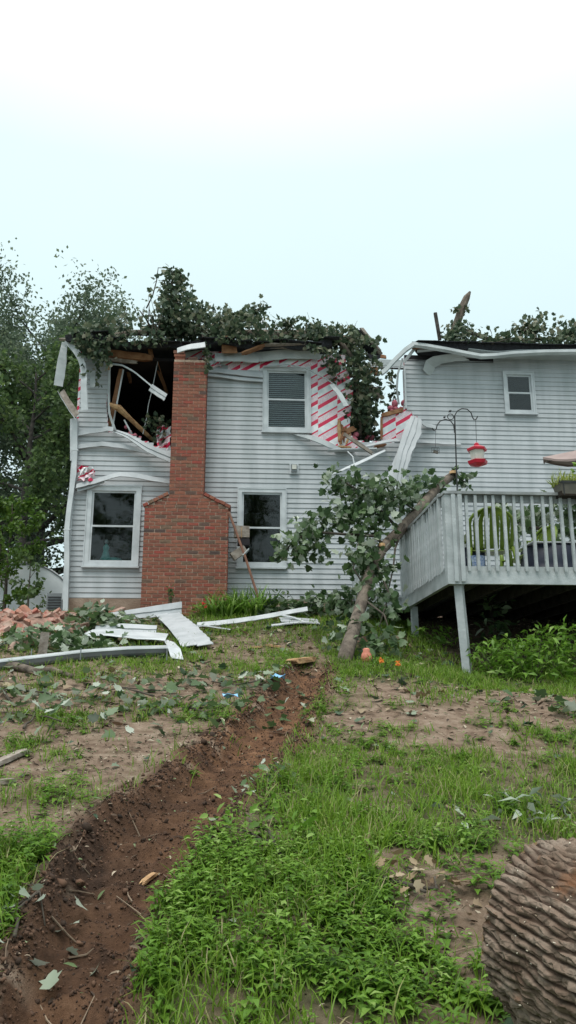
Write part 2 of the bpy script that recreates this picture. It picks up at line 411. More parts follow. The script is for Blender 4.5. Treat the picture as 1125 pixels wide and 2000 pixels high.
# ------------------------------------------------------------------ object helpers
class MB:
    def __init__(s): s.v = []; s.f = []
    def add(s, vs, fs):
        o = len(s.v); s.v += [tuple(v) for v in vs]; s.f += [tuple(i + o for i in f) for f in fs]; return s
    def box(s, c, d, rot=None):
        hx, hy, hz = d[0] / 2, d[1] / 2, d[2] / 2
        vs = [Vector((x, y, z)) for x in (-hx, hx) for y in (-hy, hy) for z in (-hz, hz)]
        if rot is not None:
            q = rot.to_matrix() if not isinstance(rot, Matrix) else rot
            vs = [q @ v for v in vs]
        c = Vector(c)
        return s.add([v + c for v in vs], [(0, 1, 3, 2), (4, 6, 7, 5), (0, 4, 5, 1), (2, 3, 7, 6), (0, 2, 6, 4), (1, 5, 7, 3)])
    def bounds(s, x0, x1, y0, y1, z0, z1):
        return s.box(((x0 + x1) / 2, (y0 + y1) / 2, (z0 + z1) / 2), (x1 - x0, y1 - y0, z1 - z0))
    def beam(s, a, b, w, h, roll=0.0):
        a, b = Vector(a), Vector(b); d = b - a
        q = d.to_track_quat('X', 'Z').to_matrix() @ Matrix.Rotation(roll, 3, 'X')
        return s.box((a + b) / 2, (d.length, w, h), q)
    def tube(s, pts, rad, n=8, cap=True, wob=0.0):
        pts = [Vector(p) for p in pts]
        if isinstance(rad, (int, float)): rad = [rad] * len(pts)
        o = len(s.v); up = None
        for i, p in enumerate(pts):
            d = (pts[min(i + 1, len(pts) - 1)] - pts[max(i - 1, 0)]).normalized()
            if up is None: up = d.orthogonal().normalized()
            up = (up - d * up.dot(d)).normalized(); sd = d.cross(up)
            for k in range(n):
                a = 2 * math.pi * k / n
                rr = rad[i] * (1 + (random.uniform(-wob, wob) if wob else 0))
                s.v.append(tuple(p + (up * math.cos(a) + sd * math.sin(a)) * rr))
        for i in range(len(pts) - 1):
            for k in range(n):
                a, b = o + i * n + k, o + i * n + (k + 1) % n
                s.f.append((a, b, b + n, a + n))
        if cap:
            s.f.append(tuple(o + k for k in reversed(range(n)))); s.f.append(tuple(o + (len(pts) - 1) * n + k for k in range(n)))
        return s
    def lathe(s, prof, c=(0, 0, 0), n=16):
        o = len(s.v); c = Vector(c)
        for r_, z in prof:
            for k in range(n):
                a = 2 * math.pi * k / n
                s.v.append((c.x + r_ * math.cos(a), c.y + r_ * math.sin(a), c.z + z))
        for i in range(len(prof) - 1):
            for k in range(n):
                a, b = o + i * n + k, o + i * n + (k + 1) % n
                s.f.append((a, b, b + n, a + n))
        return s
    def sheet(s, rows, th=.006):
        """grid of points given row by row, made a thin solid"""
        nr, nc = len(rows), len(rows[0]); rows = [[Vector(p) for p in r_] for r_ in rows]
        nrm = []
        for i in range(nr):
            r_ = []
            for j in range(nc):
                a = rows[min(i + 1, nr - 1)][j] - rows[max(i - 1, 0)][j]
                b = rows[i][min(j + 1, nc - 1)] - rows[i][max(j - 1, 0)]
                q = a.cross(b); r_.append(q.normalized() if q.length > 1e-9 else Vector((0, 0, 1)))
            nrm.append(r_)
        o = len(s.v)
        for sg in (.5, -.5):
            for i in range(nr):
                for j in range(nc): s.v.append(tuple(rows[i][j] + nrm[i][j] * th * sg))
        N = nr * nc; I = lambda i, j: o + i * nc + j
        for i in range(nr - 1):
            for j in range(nc - 1):
                s.f.append((I(i, j), I(i, j + 1), I(i + 1, j + 1), I(i + 1, j)))
                s.f.append((N + I(i, j), N + I(i + 1, j), N + I(i + 1, j + 1), N + I(i, j + 1)))
        for i in range(nr - 1):
            for j in (0, nc - 1): s.f.append((I(i, j), I(i + 1, j), N + I(i + 1, j), N + I(i, j)))
        for j in range(nc - 1):
            for i in (0, nr - 1): s.f.append((I(i, j), N + I(i, j), N + I(i, j + 1), I(i, j + 1)))
        return s
    def mesh(s, name):
        m = bpy.data.meshes.new(name); m.from_pydata(s.v, [], s.f); m.update(); return m
    def build(s, name, material, parent=None, smooth=False):
        return link(name, s.mesh(name), material, parent, smooth)
def link(name, me, material, parent=None, smooth=False):
    o = bpy.data.objects.new(name, me); COL.objects.link(o)
    if material and not me.materials: me.materials.append(material)
    if smooth: me.polygons.foreach_set('use_smooth', [True] * len(me.polygons))
    if parent: o.parent = parent
    return o
def empty(name, loc=(0, 0, 0)):
    o = bpy.data.objects.new(name, None); COL.objects.link(o); o.location = loc; o.empty_display_size = .2
    return o
def tag(o, label=None, cat=None, group=None, kind=None):
    if label: o['label'] = label
    if cat: o['category'] = cat
    if group: o['group'] = group
    if kind: o['kind'] = kind
    return o
def under(root, *objs):
    """parent world-space pieces to an Empty that stands away from the origin"""
    for o in objs:
        o.parent = root; o.matrix_parent_inverse = Matrix.Translation(root.location).inverted()
def np_mesh(name, V, F, tint=None):
    me = bpy.data.meshes.new(name)
    V = np.ascontiguousarray(V, dtype=np.float32); F = np.ascontiguousarray(F, dtype=np.int32)
    k = F.shape[1]
    me.vertices.add(len(V)); me.vertices.foreach_set('co', V.ravel())
    me.loops.add(F.size); me.loops.foreach_set('vertex_index', F.ravel())
    me.polygons.add(len(F)); me.polygons.foreach_set('loop_start', np.arange(0, F.size, k, dtype=np.int32))
    try: me.polygons.foreach_set('loop_total', np.full(len(F), k, dtype=np.int32))
    except Exception: pass
    if tint is not None:
        a = me.attributes.new('tint', 'FLOAT', 'FACE'); a.data.foreach_set('value', np.ascontiguousarray(tint, dtype=np.float32))
    me.update(calc_edges=True)
    return me
def frames(nrm, spin):
    """rotation matrices whose z axis is nrm, turned by spin about it"""
    z = nrm / np.linalg.norm(nrm, axis=1, keepdims=True)
    h = np.where(np.abs(z[:, 2:3]) < .9, np.array([[0, 0, 1.]]), np.array([[1., 0, 0]]))
    x = np.cross(h, z); x /= np.linalg.norm(x, axis=1, keepdims=True)
    y = np.cross(z, x)
    c, s_ = np.cos(spin)[:, None], np.sin(spin)[:, None]
    return np.stack([x * c + y * s_, -x * s_ + y * c, z], axis=2)
def scatter(tv, tf, pos, rot, sc, tint):
    tv = np.asarray(tv, float); tf = np.asarray(tf)
    N = len(pos)
    sc = np.asarray(sc, float)
    if sc.ndim == 1: sc = sc[:, None].repeat(3, 1)
    V = np.einsum('nij,nkj->nki', rot, tv[None] * sc[:, None, :]) + pos[:, None, :]
    F = (tf[None] + (np.arange(N) * len(tv))[:, None, None]).reshape(-1, tf.shape[1])
    return V.reshape(-1, 3), F, np.repeat(tint, len(tf))
class Bag:
    """collects scattered pieces of one face size"""
    def __init__(s): s.V = []; s.F = []; s.T = []; s.n = 0
    def add(s, V, F, T): s.V.append(V); s.F.append(F + s.n); s.T.append(T); s.n += len(V)
    def build(s, name, material, parent=None, smooth=False):
        return link(name, np_mesh(name, np.concatenate(s.V), np.concatenate(s.F), np.concatenate(s.T)), material, parent, smooth)

# leaf shapes (all triangles), about 1 long along +y
def leaf_lobed():
    o = [(0, 0), (.20, .06), (.46, .16), (.34, .34), (.55, .58), (.28, .60), (.20, .82), (0, 1.0), (-.20, .82), (-.28, .60), (-.55, .58), (-.34, .34), (-.46, .16), (-.20, .06)]
    v = [(0, .42, .0)] + [(x, y, .22 * abs(x) ** 1.3 - .10 * (y - .4) ** 2) for x, y in o]
    n = len(o)
    return np.array(v) - np.array([0, 0, 0]), np.array([(0, i + 1, (i + 1) % n + 1) for i in range(n)])
LOBED = leaf_lobed()
OVAL = (np.array([(0, 0, 0), (.26, .35, .07), (.2, .72, .05), (0, 1, -.08), (-.2, .72, .05), (-.26, .35, .07), (0, .5, -.02)]),
        np.array([(0, 1, 6), (1, 2, 6), (2, 3, 6), (3, 4, 6), (4, 5, 6), (5, 0, 6)]))
DIAM = (np.array([(0, 0, 0), (.32, .5, .08), (0, 1, -.05), (-.32, .5, .08)]), np.array([(0, 1, 2), (0, 2, 3)]))
LANCE = (np.array([(0, 0, 0), (.17, .40, .12), (0, 1, -.12), (-.17, .40, .12), (0, .42, .06)]), np.array([(0, 1, 4), (1, 2, 4), (2, 3, 4), (3, 0, 4)]))
def blade(bend):
    p = [(0, 0), (.05 * bend, .4), (.22 * bend, .74), (.55 * bend, .95)]
    v = []; w = [.012, .011, .008]
    for (y, z), q in zip(p[:3], w): v += [(-q, y, z), (q, y, z)]
    v.append((0, p[3][0], p[3][1]))
    return np.array(v), np.array([(0, 1, 3), (0, 3, 2), (2, 3, 5), (2, 5, 4), (4, 5, 6)])
BLADES = [blade(.3), blade(.9), blade(1.5)]
def leaf_cloud(shape, pts, size, tint, droop=.4, rng=RNG):
    n = len(pts)
    nr = rng.normal(size=(n, 3)); nr[:, 2] = np.abs(nr[:, 2]) * .8 + droop
    return scatter(*shape, pts, frames(nr, rng.uniform(0, 6.28, n)), size, tint)

# ================================================================== GROUND
def lin(a, b, s): return np.arange(a, b, s)
gx = np.concatenate([-np.geomspace(5.2, 420, 22)[::-1], lin(-5.1, 6.6, .042), np.geomspace(6.7, 420, 22)])
gy = np.concatenate([-np.geomspace(.8, 120, 10)[::-1], lin(-.6, 1.9, .2), lin(1.9, 7, .03), lin(7, 11, .045), lin(11, 16.4, .07), 16.4 + np.geomspace(.15, 600, 26)])
XX, YY = np.meshgrid(gx, gy)
ZZ = gh(XX, YY)
ny, nx = XX.shape
idx = np.arange(nx * ny).reshape(ny, nx)
GF = np.stack([idx[:-1, :-1], idx[:-1, 1:], idx[1:, 1:], idx[1:, :-1]], -1).reshape(-1, 4)
def green_density(x, y):
    """how thickly things grow: dense near the viewer on the right, bare dirt in the middle, lawn by the deck"""
    core, d, end = rutmask(x, y)
    pn = fbm(x * 1.1 + 5, y * 1.1 + 3, 4)
    pf = fbm(x * 2.6 + 30, y * 2.6 + 11, 3)
    right = (1 - sst(5.0, 6.5, y + 1.2 * (pn - .45) - .22 * np.clip(x - 1.2, 0, 3)))
    right = right * (1 - .85 * sst(.53, .61, pn) * sst(2.6, 3.2, y)) * (.6 + .4 * sst(.34, .48, pf)) + .34 * sst(.44, .58, pf)
    lawn = sst(8.3, 8.9, y + .6 * (pf - .45)) * sst(.9, 1.25, x)
    right = np.maximum(right, lawn)
    left = .85 * (1 - sst(3.9, 4.7, y + .8 * (pn - .45))) * sst(.0, .2, -x - .80)
    left = np.maximum(left, .6 * np.exp(-(((x + 1.02) / .32) ** 2 + ((y - 4.95) / .26) ** 2)))
    left = np.maximum(left, .42 * sst(.46, .58, pf) * sst(4.4, 5.2, y))
    left = np.maximum(left, sst(8.6, 9.6, y) * (.18 + .6 * sst(.42, .58, pn)))
    dd = np.where(d > 0, right, left)
    near_house = sst(11.5, 13, y) * sst(-1.4, -.6, x) * .75
    dd = np.maximum(dd, near_house)
    dd = dd * (1 - sst(.44, .30, np.abs(d)) * end)
    dd = dd * sst(.30, .46, np.abs(d) + (1 - end))
    dd = dd * (1 - .97 * sst(2.9, 3.1, x) * sst(10.4, 11.6, y))                    # under the deck nothing grows
    dd = np.maximum(dd, .30 * sst(.50, .60, fbm(x * 3.4 + 51, y * 3.4 + 7, 3)) * sst(5.0, 5.8, y) * (1 - core) * (1 - sst(2.9, 3.1, x) * sst(10.4, 11.6, y)))
    dd = np.where(y > 15.4, 0, dd)
    return np.clip(dd, 0, 1)
gm = np_mesh('ground', np.stack([XX, YY, ZZ], -1).reshape(-1, 3), GF)
core, dside, endm = rutmask(XX, YY)
bermm = np.exp(-((np.abs(dside) - .37) / .10) ** 2) * endm
bankm = np.where(dside < 0, np.exp(-((np.abs(dside) - .34) / .17) ** 2), np.exp(-((np.abs(dside) - .34) / .11) ** 2)) * endm
rutv = np.clip(core + 1.0 * bankm * sst(.24, .38, fbm(XX * 6, YY * 6, 3)), 0, 1)
loam_deckshade = np.clip(sst(6.6, 4.9, YY) * (.35 + .9 * (fbm(XX * 1.7, YY * 1.7, 3) - .3)) + .9 * np.exp(-(((XX + .95) / .28) ** 2 + ((YY - 4.1) / .45) ** 2)), 0, 1)
gg = green_density(XX, YY)
far = sst(16, 22, YY) + sst(6.5, 9, np.abs(XX))
deckshade = sst(2.9, 3.2, XX) * sst(10.2, 11.2, YY) * (YY < 16)  # shade under the deck, painted into the soil colour
for nm, arr in (('rut', np.maximum(rutv, .35 * deckshade)), ('loam_deckshade', np.maximum(loam_deckshade, deckshade)), ('green', np.clip(gg * .8 + far, 0, 1))):
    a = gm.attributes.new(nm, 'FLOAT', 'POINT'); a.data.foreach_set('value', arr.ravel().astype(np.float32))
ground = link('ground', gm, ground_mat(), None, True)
tag(ground, kind='structure')

# ================================================================== HOUSE
YW, XL, XR, ZB, ZT = 15.6, -3.40, 10.5, 3.65, 8.92
YF = 24.4                                   # the far (street) wall
house = empty('house', (0, 0, 0))
tag(house, 'two storey house in white siding with torn roof and smashed rear wall', 'house')
def P(*px): return [xz(a, b, YW) for a, b in px]
# rectangles taken by windows: x0, x1, z0, z1
W_LL = (-3.06, -2.02, 4.28, 5.90)
W_ML = (-.05, .90, 4.29, 5.90)
W_UM = (.44, 1.41, 7.14, 8.57)
W_R = (5.60, 6.24, 7.66, 8.60)
def rect(w, m=0.0): return [(w[0] + m, w[2] + m), (w[1] - m, w[2] + m), (w[1] - m, w[3] - m), (w[0] + m, w[3] - m)]
WIN = [rect(w, .03) for w in (W_LL, W_ML, W_UM, W_R)]
HOLE = P((211, 640), (400, 640), (400, 900), (335, 884), (300, 870), (255, 852), (212, 840), (208, 790), (212, 740))
GAP = P((668, 640), (789, 640), (789, 803), (745, 812), (745, 858), (722, 868), (690, 860), (682, 842), (686, 800), (690, 760), (676, 715))
NOSIDE_A = P((600, 640), (672, 640), (700, 760), (700, 884), (640, 868), (575, 848), (600, 848))
NOSIDE_B = P((400, 640), (610, 640), (610, 718), (516, 722), (405, 716))
NOSIDE_C = P((730, 796), (792, 796), (826, 826), (812, 852), (735, 868))
NOSIDE_L = P((140, 912), (182, 912), (186, 926), (176, 936), (140, 944))
CH_X = [(-1.83, ZB - 1), (-.27, ZB - 1), (-.27, 5.38), (-.76, 5.6), (-.76, 9.5), (-1.38, 9.5), (-1.38, 5.6), (-1.83, 5.38)]
def inside_x(poly, z):
    xs = []
    for (x0, z0), (x1, z1) in zip(poly, poly[1:] + poly[:1]):
        if (z0 <= z) != (z1 <= z): xs.append(x0 + (x1 - x0) * (z - z0) / (z1 - z0))
    xs.sort(); return list(zip(xs[::2], xs[1::2]))
def cut(iv, poly, z):
    for a, b in inside_x(poly, z):
        out = []
        for p, q in iv:
            if b <= p or a >= q: out.append((p, q)); continue
            if a > p: out.append((p, a))
            if b < q: out.append((b, q))
        iv = out
    return iv
# sheathing boards behind the siding (rows of board, the holes left open)
mb = MB()
nrow = 52
for k in range(nrow):
    z0 = ZB + (ZT - ZB) * k / nrow; z1 = ZB + (ZT - ZB) * (k + 1) / nrow
    iv = [(XL, XR)]
    for poly in WIN + [HOLE, GAP]: iv = cut(iv, poly, (z0 + z1) / 2)
    for a, b in iv: mb.bounds(a, b, YW, YW + .04, z0, z1)
wall = mb.build('rear_wall', M_FOAM, house)
mb = MB()
mb.bounds(XL, XL + .05, YW + .05, YF, ZB, ZT); mb.bounds(XR - .05, XR, YW + .05, YF, ZB, ZT); mb.bounds(XL, 2.2, YF, YF + .1, ZB, ZT); mb.bounds(5.6, XR, YF, YF + .1, ZB, ZT); mb.bounds(2.2, 5.6, YF, YF + .1, ZB, 7.2)
mb.build('outer_wall', M_SIDE, house)
mb = MB()
mb.bounds(XL - .01, XR, YW - .03, YW + .2, 2.2, ZB - .001)
mb.bounds(XL - .01, XL + .2, YW + .2, YF, 2.2, ZB - .001)
mb.build('foundation', M_FOUND, house)

# siding: every course its own pieces
NC = 51
CH = (ZT - ZB) / NC
def siding_piece(x0, x1, z, h, side=None):
    n = max(2, int((x1 - x0) / .35))
    v = []; f = []
    ph = random.uniform(0, 9)
    for i in range(n + 1):
        x = x0 + (x1 - x0) * i / n
        w = .0014 * math.sin(x * 2.1 + ph)
        prof = [(-.004, h + .004), (-.008, h - .002), (-.022, .020), (-.023, .0145), (-.006, .0005)]
        v += [(x, YW + py + w, z + pz) for py, pz in prof]
    m = 5
    for i in range(n):
        for k in range(m - 1): f.append((i * m + k, i * m + k + 1, (i + 1) * m + k + 1, (i + 1) * m + k))
    b = MB(); b.v = v; b.f = f
    return b.build('siding_board', M_SIDE, wall)
for k in range(NC):
    z = ZB + CH * k
    zm = z + CH / 2
    iv = [(XL + .05, XR)]
    for poly in [rect(w, -.005) for w in (W_LL, W_ML, W_UM, W_R)] + [HOLE, GAP, NOSIDE_A, NOSIDE_B, NOSIDE_C, NOSIDE_L, CH_X]: iv = cut(iv, poly, zm)
    for a, b in iv:
        if b - a < .03: continue
        # long runs are made of more than one length of siding, joints stepped from course to course
        js = [a] + [j for j in ((3.55 + (k // 2 % 3) * .45), (7.1 + (k // 2 % 4) * .5)) if a + .4 < j < b - .4] + [b]
        for p, q in zip(js, js[1:]):
            siding_piece(p, q + (.012 if q < b else 0), z + random.uniform(-.0008, .0008), CH)
# corner post and starter trim
mb = MB(); mb.bounds(XL - .035, XL + .06, YW - .045, YW - .001, ZB - .03, 7.28); mb.bounds(XL - .045, XL - .002, YW - .001, YW + .09, ZB - .03, 7.28)
mb.build('corner_post', M_TRIM, house)
mb = MB(); mb.bounds(3.43, 3.47, YW - .045, YW + .1, 7.72, 8.62)
mb.build('torn_corner_trim', M_TRIM, house)

# windows ------------------------------------------------------------
def window(w, trim=.075, label=None):
    x0, x1, z0, z1 = w
    y = YW - .05
    fr = MB()
    fr.bounds(x0, x0 + trim, y, YW + .05, z0, z1); fr.bounds(x1 - trim, x1, y, YW + .05, z0, z1)
    fr.bounds(x0 + trim, x1 - trim, y, YW + .05, z1 - trim, z1); fr.bounds(x0 + trim, x1 - trim, y, YW + .05, z0, z0 + trim)
    # raised outer channel
    fr.bounds(x0 - .022, x0 - .001, y - .012, YW, z0 - .02, z1 + .02); fr.bounds(x1 + .001, x1 + .022, y - .012, YW, z0 - .02, z1 + .02)
    fr.bounds(x0 - .001, x1 + .001, y - .012, YW, z1 + .001, z1 + .022)
    o = fr.build('window', M_TRIM, house)
    if label: o['label'] = label
    sl_ = MB(); sl_.bounds(x0 - .04, x1 + .04, y - .045, YW, z0 - .032, z0 - .001); sl_.build('sill', M_TRIM, o)
    a0, a1, b0, b1 = x0 + trim, x1 - trim, z0 + trim, z1 - trim
    zm = (b0 + b1) / 2
    for (c0, c1, yy, nm) in ((zm - .02, b1, YW - .012, 'upper_sash'), (b0, zm + .02, YW - .034, 'lower_sash')):
        s_ = MB(); t = .036
        s_.bounds(a0, a0 + t, yy, yy + .022, c0, c1); s_.bounds(a1 - t, a1, yy, yy + .022, c0, c1)
        s_.bounds(a0 + t, a1 - t, yy, yy + .022, c1 - t, c1); s_.bounds(a0 + t, a1 - t, yy, yy + .022, c0, c0 + t)
        so = s_.build(nm, M_TRIM, o)
        pn = MB(); pn.bounds(a0 + t - .004, a1 - t + .004, yy + .009, yy + .013, c0 + t - .004, c1 - t + .004)
        pn.build('pane', M_GLASS, o)
    return o, (a0, a1, b0, b1)
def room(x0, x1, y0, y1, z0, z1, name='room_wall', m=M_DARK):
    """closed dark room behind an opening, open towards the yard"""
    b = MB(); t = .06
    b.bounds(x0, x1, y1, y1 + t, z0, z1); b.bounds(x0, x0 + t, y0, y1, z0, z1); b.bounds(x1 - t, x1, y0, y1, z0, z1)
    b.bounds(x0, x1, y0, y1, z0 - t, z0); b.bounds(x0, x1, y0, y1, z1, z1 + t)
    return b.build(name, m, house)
wl_o, wl_i = window(W_LL, .085, 'left ground floor window with dark glass')
wm_o, wm_i = window(W_ML, .07, 'ground floor window reflecting branches')
wu_o, wu_i = window(W_UM, .07, 'upper window with closed blinds')
wr_o, wr_i = window(W_R, .05, 'small upper window on the right wing')
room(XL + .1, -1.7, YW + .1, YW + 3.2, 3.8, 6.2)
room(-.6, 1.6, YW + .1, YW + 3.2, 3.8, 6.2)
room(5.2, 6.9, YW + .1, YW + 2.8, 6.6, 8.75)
for k in range(27):
    zz = wu_i[2] + .05 + k * (wu_i[3] - wu_i[2] - .09) / 26
    b = MB(); b.box((0, 0, 0), (wu_i[1] - wu_i[0] - .06, .030, .004), Euler((R(52 + random.uniform(-5, 5)), 0, random.uniform(-.003, .003))))
    o = b.build('blind_slat', M_BLIND, wu_o); o.location = ((wu_i[0] + wu_i[1]) / 2, YW + .055, zz)
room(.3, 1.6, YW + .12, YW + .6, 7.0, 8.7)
fg = empty('window_figurine', (wl_i[0] + .30, YW + .16, wl_i[2])); tag(fg, 'teal figurine standing on the sill inside the left ground floor window', 'figurine')
TEAL = mat('teal_glaze', (.10, .42, .40), (.22, .52, .50), 12, .4)
fx, fz_ = wl_i[0] + .30, wl_i[2] + .03
under(fg, MB().lathe([(.001, 0), (.11, 0), (.12, .04), (.07, .16), (.05, .24), (.065, .30), (.03, .36), (.001, .38)], (fx, YW + .16, fz_), 12).build('body', TEAL, None, True))
under(fg, MB().lathe([(.001, 0), (.13, .0), (.16, .03), (.15, .07), (.10, .09), (.001, .10)], (fx + .16, YW + .17, fz_), 12).build('bowl', TEAL, None, True))
under(fg, MB().lathe([(.001, -.04), (.035, -.02), (.04, .01), (.02, .045), (.001, .05)], (fx, YW + .16, fz_ + .41), 10).build('head', M_TRIM, None, True))
# lamp box on the wall
mb = MB(); mb.bounds(1.0, 1.17, YW - .055, YW - .03, 6.18, 6.36)
wb = mb.build('wall_light', M_TRIM, house)
x0, z1_ = xz(567, 908, YW); x1, z0_ = xz(580, 925, YW)
wb.data = MB().bounds(x0 - .02, x1 + .03, YW - .06, YW - .028, z0_ - .02, z1_ + .02).mesh('wall_light'); wb.data.materials.append(M_TRIM)
mb = MB(); mb.bounds(x0 + .012, x1, YW - .10, YW - .061, z0_ + .012, z1_ - .012); mb.build('lamp_housing', M_METALBOX, wb)
mb = MB(); mb.bounds(x0 + .03, x1 - .018, YW - .125, YW - .101, z0_ + .06, z1_ - .03); mb.build('lens', M_CLEAR, wb)

# chimney -------------------------------------------------------------
CY = 15.1
CB0, CB1, CN0, CN1 = -1.865, -.24, -1.405, -.735
SH0, SH1, CT = 5.38, 5.62, 8.50
mb = MB()
mb.bounds(CB0 + .006, CB1 - .006, CY + .006, YW - .001, 2.9, SH0)
mb.bounds(CN0 + .006, CN1 - .006, CY + .008, YW - .002, SH0, CT - .01)
# shoulders
for s0, s1 in ((CB0 + .006, CN0 + .006), (CB1 - .006, CN1 - .006)):
    lo_, hi_ = (s0, s1)
    vs = [(s0, CY + .007, SH0), (s1, CY + .007, SH0), (s1, CY + .007, SH1), (s0, YW, SH0), (s1, YW, SH0), (s1, YW, SH1)]
    mb.add(vs, [(0, 1, 2), (3, 5, 4), (0, 2, 5, 3), (0, 3, 4, 1), (1, 4, 5, 2)])
chim = mb.build('chimney', M_MORTAR, house)
chim['label'] = 'red brick chimney with wide base, its top broken off'
BL, BH, MOD, ROW = .1985, .0575, .2120, .0700
brick_cache = {}
def brick_mesh(l, d=.09, h=BH):
    key = (round(l, 3), d)
    if key not in brick_cache:
        v = []; e = .003
        for x in (-l / 2, l / 2):
            for z in (-h / 2, h / 2):
                sx = 1 if x > 0 else -1; sz = 1 if z > 0 else -1
                v += [(x - sx * e, 0, z - sz * e), (x, e, z), (x, d, z)]
        # corner order: (-x,-z) (-x,+z) (+x,-z) (+x,+z), each front, chamfer, back
        A, B, C, D = 0, 3, 6, 9
        f = [(A, C, D, B), (A, A + 1, C + 1, C), (C, C + 1, D + 1, D), (D, D + 1, B + 1, B), (B, B + 1, A + 1, A),
             (A + 1, A + 2, C + 2, C + 1), (C + 1, C + 2, D + 2, D + 1), (D + 1, D + 2, B + 2, B + 1), (B + 1, B + 2, A + 2, A + 1)]
        b = MB(); b.v = v; b.f = f
        me = b.mesh('brick'); me.materials.append(M_BRICK); brick_cache[key] = me
    return brick_cache[key]
stuff = MB(); stuff_t = []
nb = 0
rows = int((CT - 3.05) / ROW)
for r_ in range(rows):
    z = 3.05 + ROW * r_ + ROW / 2
    if z < SH0: xa, xb = CB0, CB1
    elif z < SH1:
        t = (z - SH0) / (SH1 - SH0); xa, xb = CB0 + (CN0 - CB0) * t + .03, CB1 + (CN1 - CB1) * t - .03
    else: xa, xb = CN0, CN1
    x = xa; off = (r_ % 2) * MOD / 2
    first = True
    while x < xb - .02:
        l = BL if not (first and off) else BL / 2 - .002
        l = min(l, xb - x)
        if xb - (x + l) < .035: l = xb - x
        if l > .025:
            yy = CY - .004 + random.uniform(-.003, .003)
            if nb < 296:
                o = link('brick', brick_mesh(l), None, chim)
                o.location = (x + l / 2, yy, z + random.uniform(-.0015, .0015)); o.rotation_euler = (0, random.uniform(-.006, .006), random.uniform(-.008, .008))
                nb += 1
            else:
                stuff.box((x + l / 2, yy + .045, z), (l, .09, BH)); stuff_t += [random.random()] * 6
        x += l + (MOD - BL); first = False
    # sides of the stack
    for sx, s in ((xa, 1), (xb, -1)):
        y = CY + .09 + .009 + (0 if r_ % 2 else .10)
        while y < YW - .03:
            l = min(BL, YW - .005 - y)
            stuff.box((sx + s * .044, y + l / 2, z), (.09, l, BH)); stuff_t += [random.random()] * 6
            y += l + .009
st = stuff.build('upper_brickwork', M_BRICK, chim)
a = st.data.attributes.new('tint', 'FLOAT', 'FACE'); a.data.foreach_set('value', np.array(stuff_t, dtype=np.float32))
st['kind'] = 'stuff'
# sloping brick caps on the shoulders and the broken crown courses
for (xa, za, xb, zb, n) in ((CB0 - .03, SH0 - .01, CN0 - .01, SH1 + .0, 5), (CB1 + .03, SH0 - .01, CN1 + .01, SH1 + .0, 5)):
    for k in range(n):
        t0, t1 = k / n, (k + 1) / n - .015
        p0 = Vector((xa + (xb - xa) * t0, CY + .2, za + (zb - za) * t0)); p1 = Vector((xa + (xb - xa) * t1, CY + .2, za + (zb - za) * t1))
        up = Vector((0, 0, .035 + random.uniform(-.006, .006)))
        MB().beam(p0 + up, p1 + up, .46, .06).build('shoulder_brick', M_BRICK, chim)
for (px0, px1, py0, py1, yo) in ((342, 361, 697, 702, .0), (340, 362, 691, 696, -.01), (339, 360, 685, 690, -.02), (367, 386, 697, 702, 0)):
    a0, z0 = xz(px0, py1, CY); a1, z1 = xz(px1, py0, CY)
    MB().bounds(a0, a1, CY + yo + .01, CY + .32, z0, z1).build('crown_brick', M_BRICK, chim)

# roof ----------------------------------------------------------------
YE, ZE, YR, SL = 15.22, 9.02, 20.0, .29
def roof_z(y): return ZE + SL * (min(y, 2 * YR - y) - YE) if y > YR else ZE + SL * (y - YE)
def roof_panel(xe0, xe1, xr0, xr1, sag=None, th=.13, back=False):
    rows_ = []
    nxr, nyr = 16, 8
    for j in range(nyr + 1):
        t = j / nyr; r_ = []
        y = YE + (YR - YE) * t
        for i in range(nxr + 1):
            s = i / nxr
            x = (xe0 + (xe1 - xe0) * s) * (1 - t) + (xr0 + (xr1 - xr0) * s) * t
            z = ZE + SL * (y - YE) + (sag(x, y) if sag else 0)
            r_.append((x, 2 * YR - y if back else y, z))
        rows_.append(r_)
    return MB().sheet(rows_, th)
def sagL(x, y):
    t = max(0, 1 - (y - YE) / 3.5)
    return t * (-.06 - .05 * math.sin(x * 2.3) - .09 * math.exp(-((x + 1.4) / 1.1) ** 2) - .05 * math.sin(x * 5.1 + 1))
roof = roof_panel(XL - .25, 1.85, XL - .25, 2.3, sagL).build('roof', M_SHINGLE, house)
roof_panel(XL - .25, 2.2, XL - .25, 2.2, back=True).build('front_roof_slope', M_SHINGLE, roof)
roof_panel(3.55, XR + .3, 5.3, XR + .3).build('right_roof_slope', M_SHINGLE, roof)
roof_panel(5.9, XR + .3, 5.6, XR + .3, back=True).build('front_roof_slope', M_SHINGLE, roof)
# roof plank edges and shingle courses showing along the torn eave
for k in range(15):
    x = XL + .1 + k * .37 + random.uniform(-.05, .05)
    MB().box((0, 0, 0), (.34, .30, .012), Euler((R(14 + random.uniform(-10, 8)), R(random.uniform(-5, 5)), R(random.uniform(-9, 9))))).build('shingle', M_SHINGLE, roof).location = (x, YE - .03, ZE + .05 + sagL(x, YE))
for k in range(20):
    x = 3.8 + k * .33
    MB().box((0, 0, 0), (.32, .30, .012), Euler((R(16 + random.uniform(-4, 4)), R(random.uniform(-2, 2)), R(random.uniform(-4, 4))))).build('shingle', M_SHINGLE, roof).location = (x, YE + .02, ZE + .085)
# upper storey shell behind the big hole and behind the gap
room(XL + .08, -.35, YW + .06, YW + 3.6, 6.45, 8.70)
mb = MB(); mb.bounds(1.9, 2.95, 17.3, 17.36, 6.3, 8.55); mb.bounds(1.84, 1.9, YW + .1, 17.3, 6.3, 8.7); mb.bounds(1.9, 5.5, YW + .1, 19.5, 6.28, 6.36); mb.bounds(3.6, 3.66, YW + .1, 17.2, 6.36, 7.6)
mb.build('inner_partition', M_DARK, house)
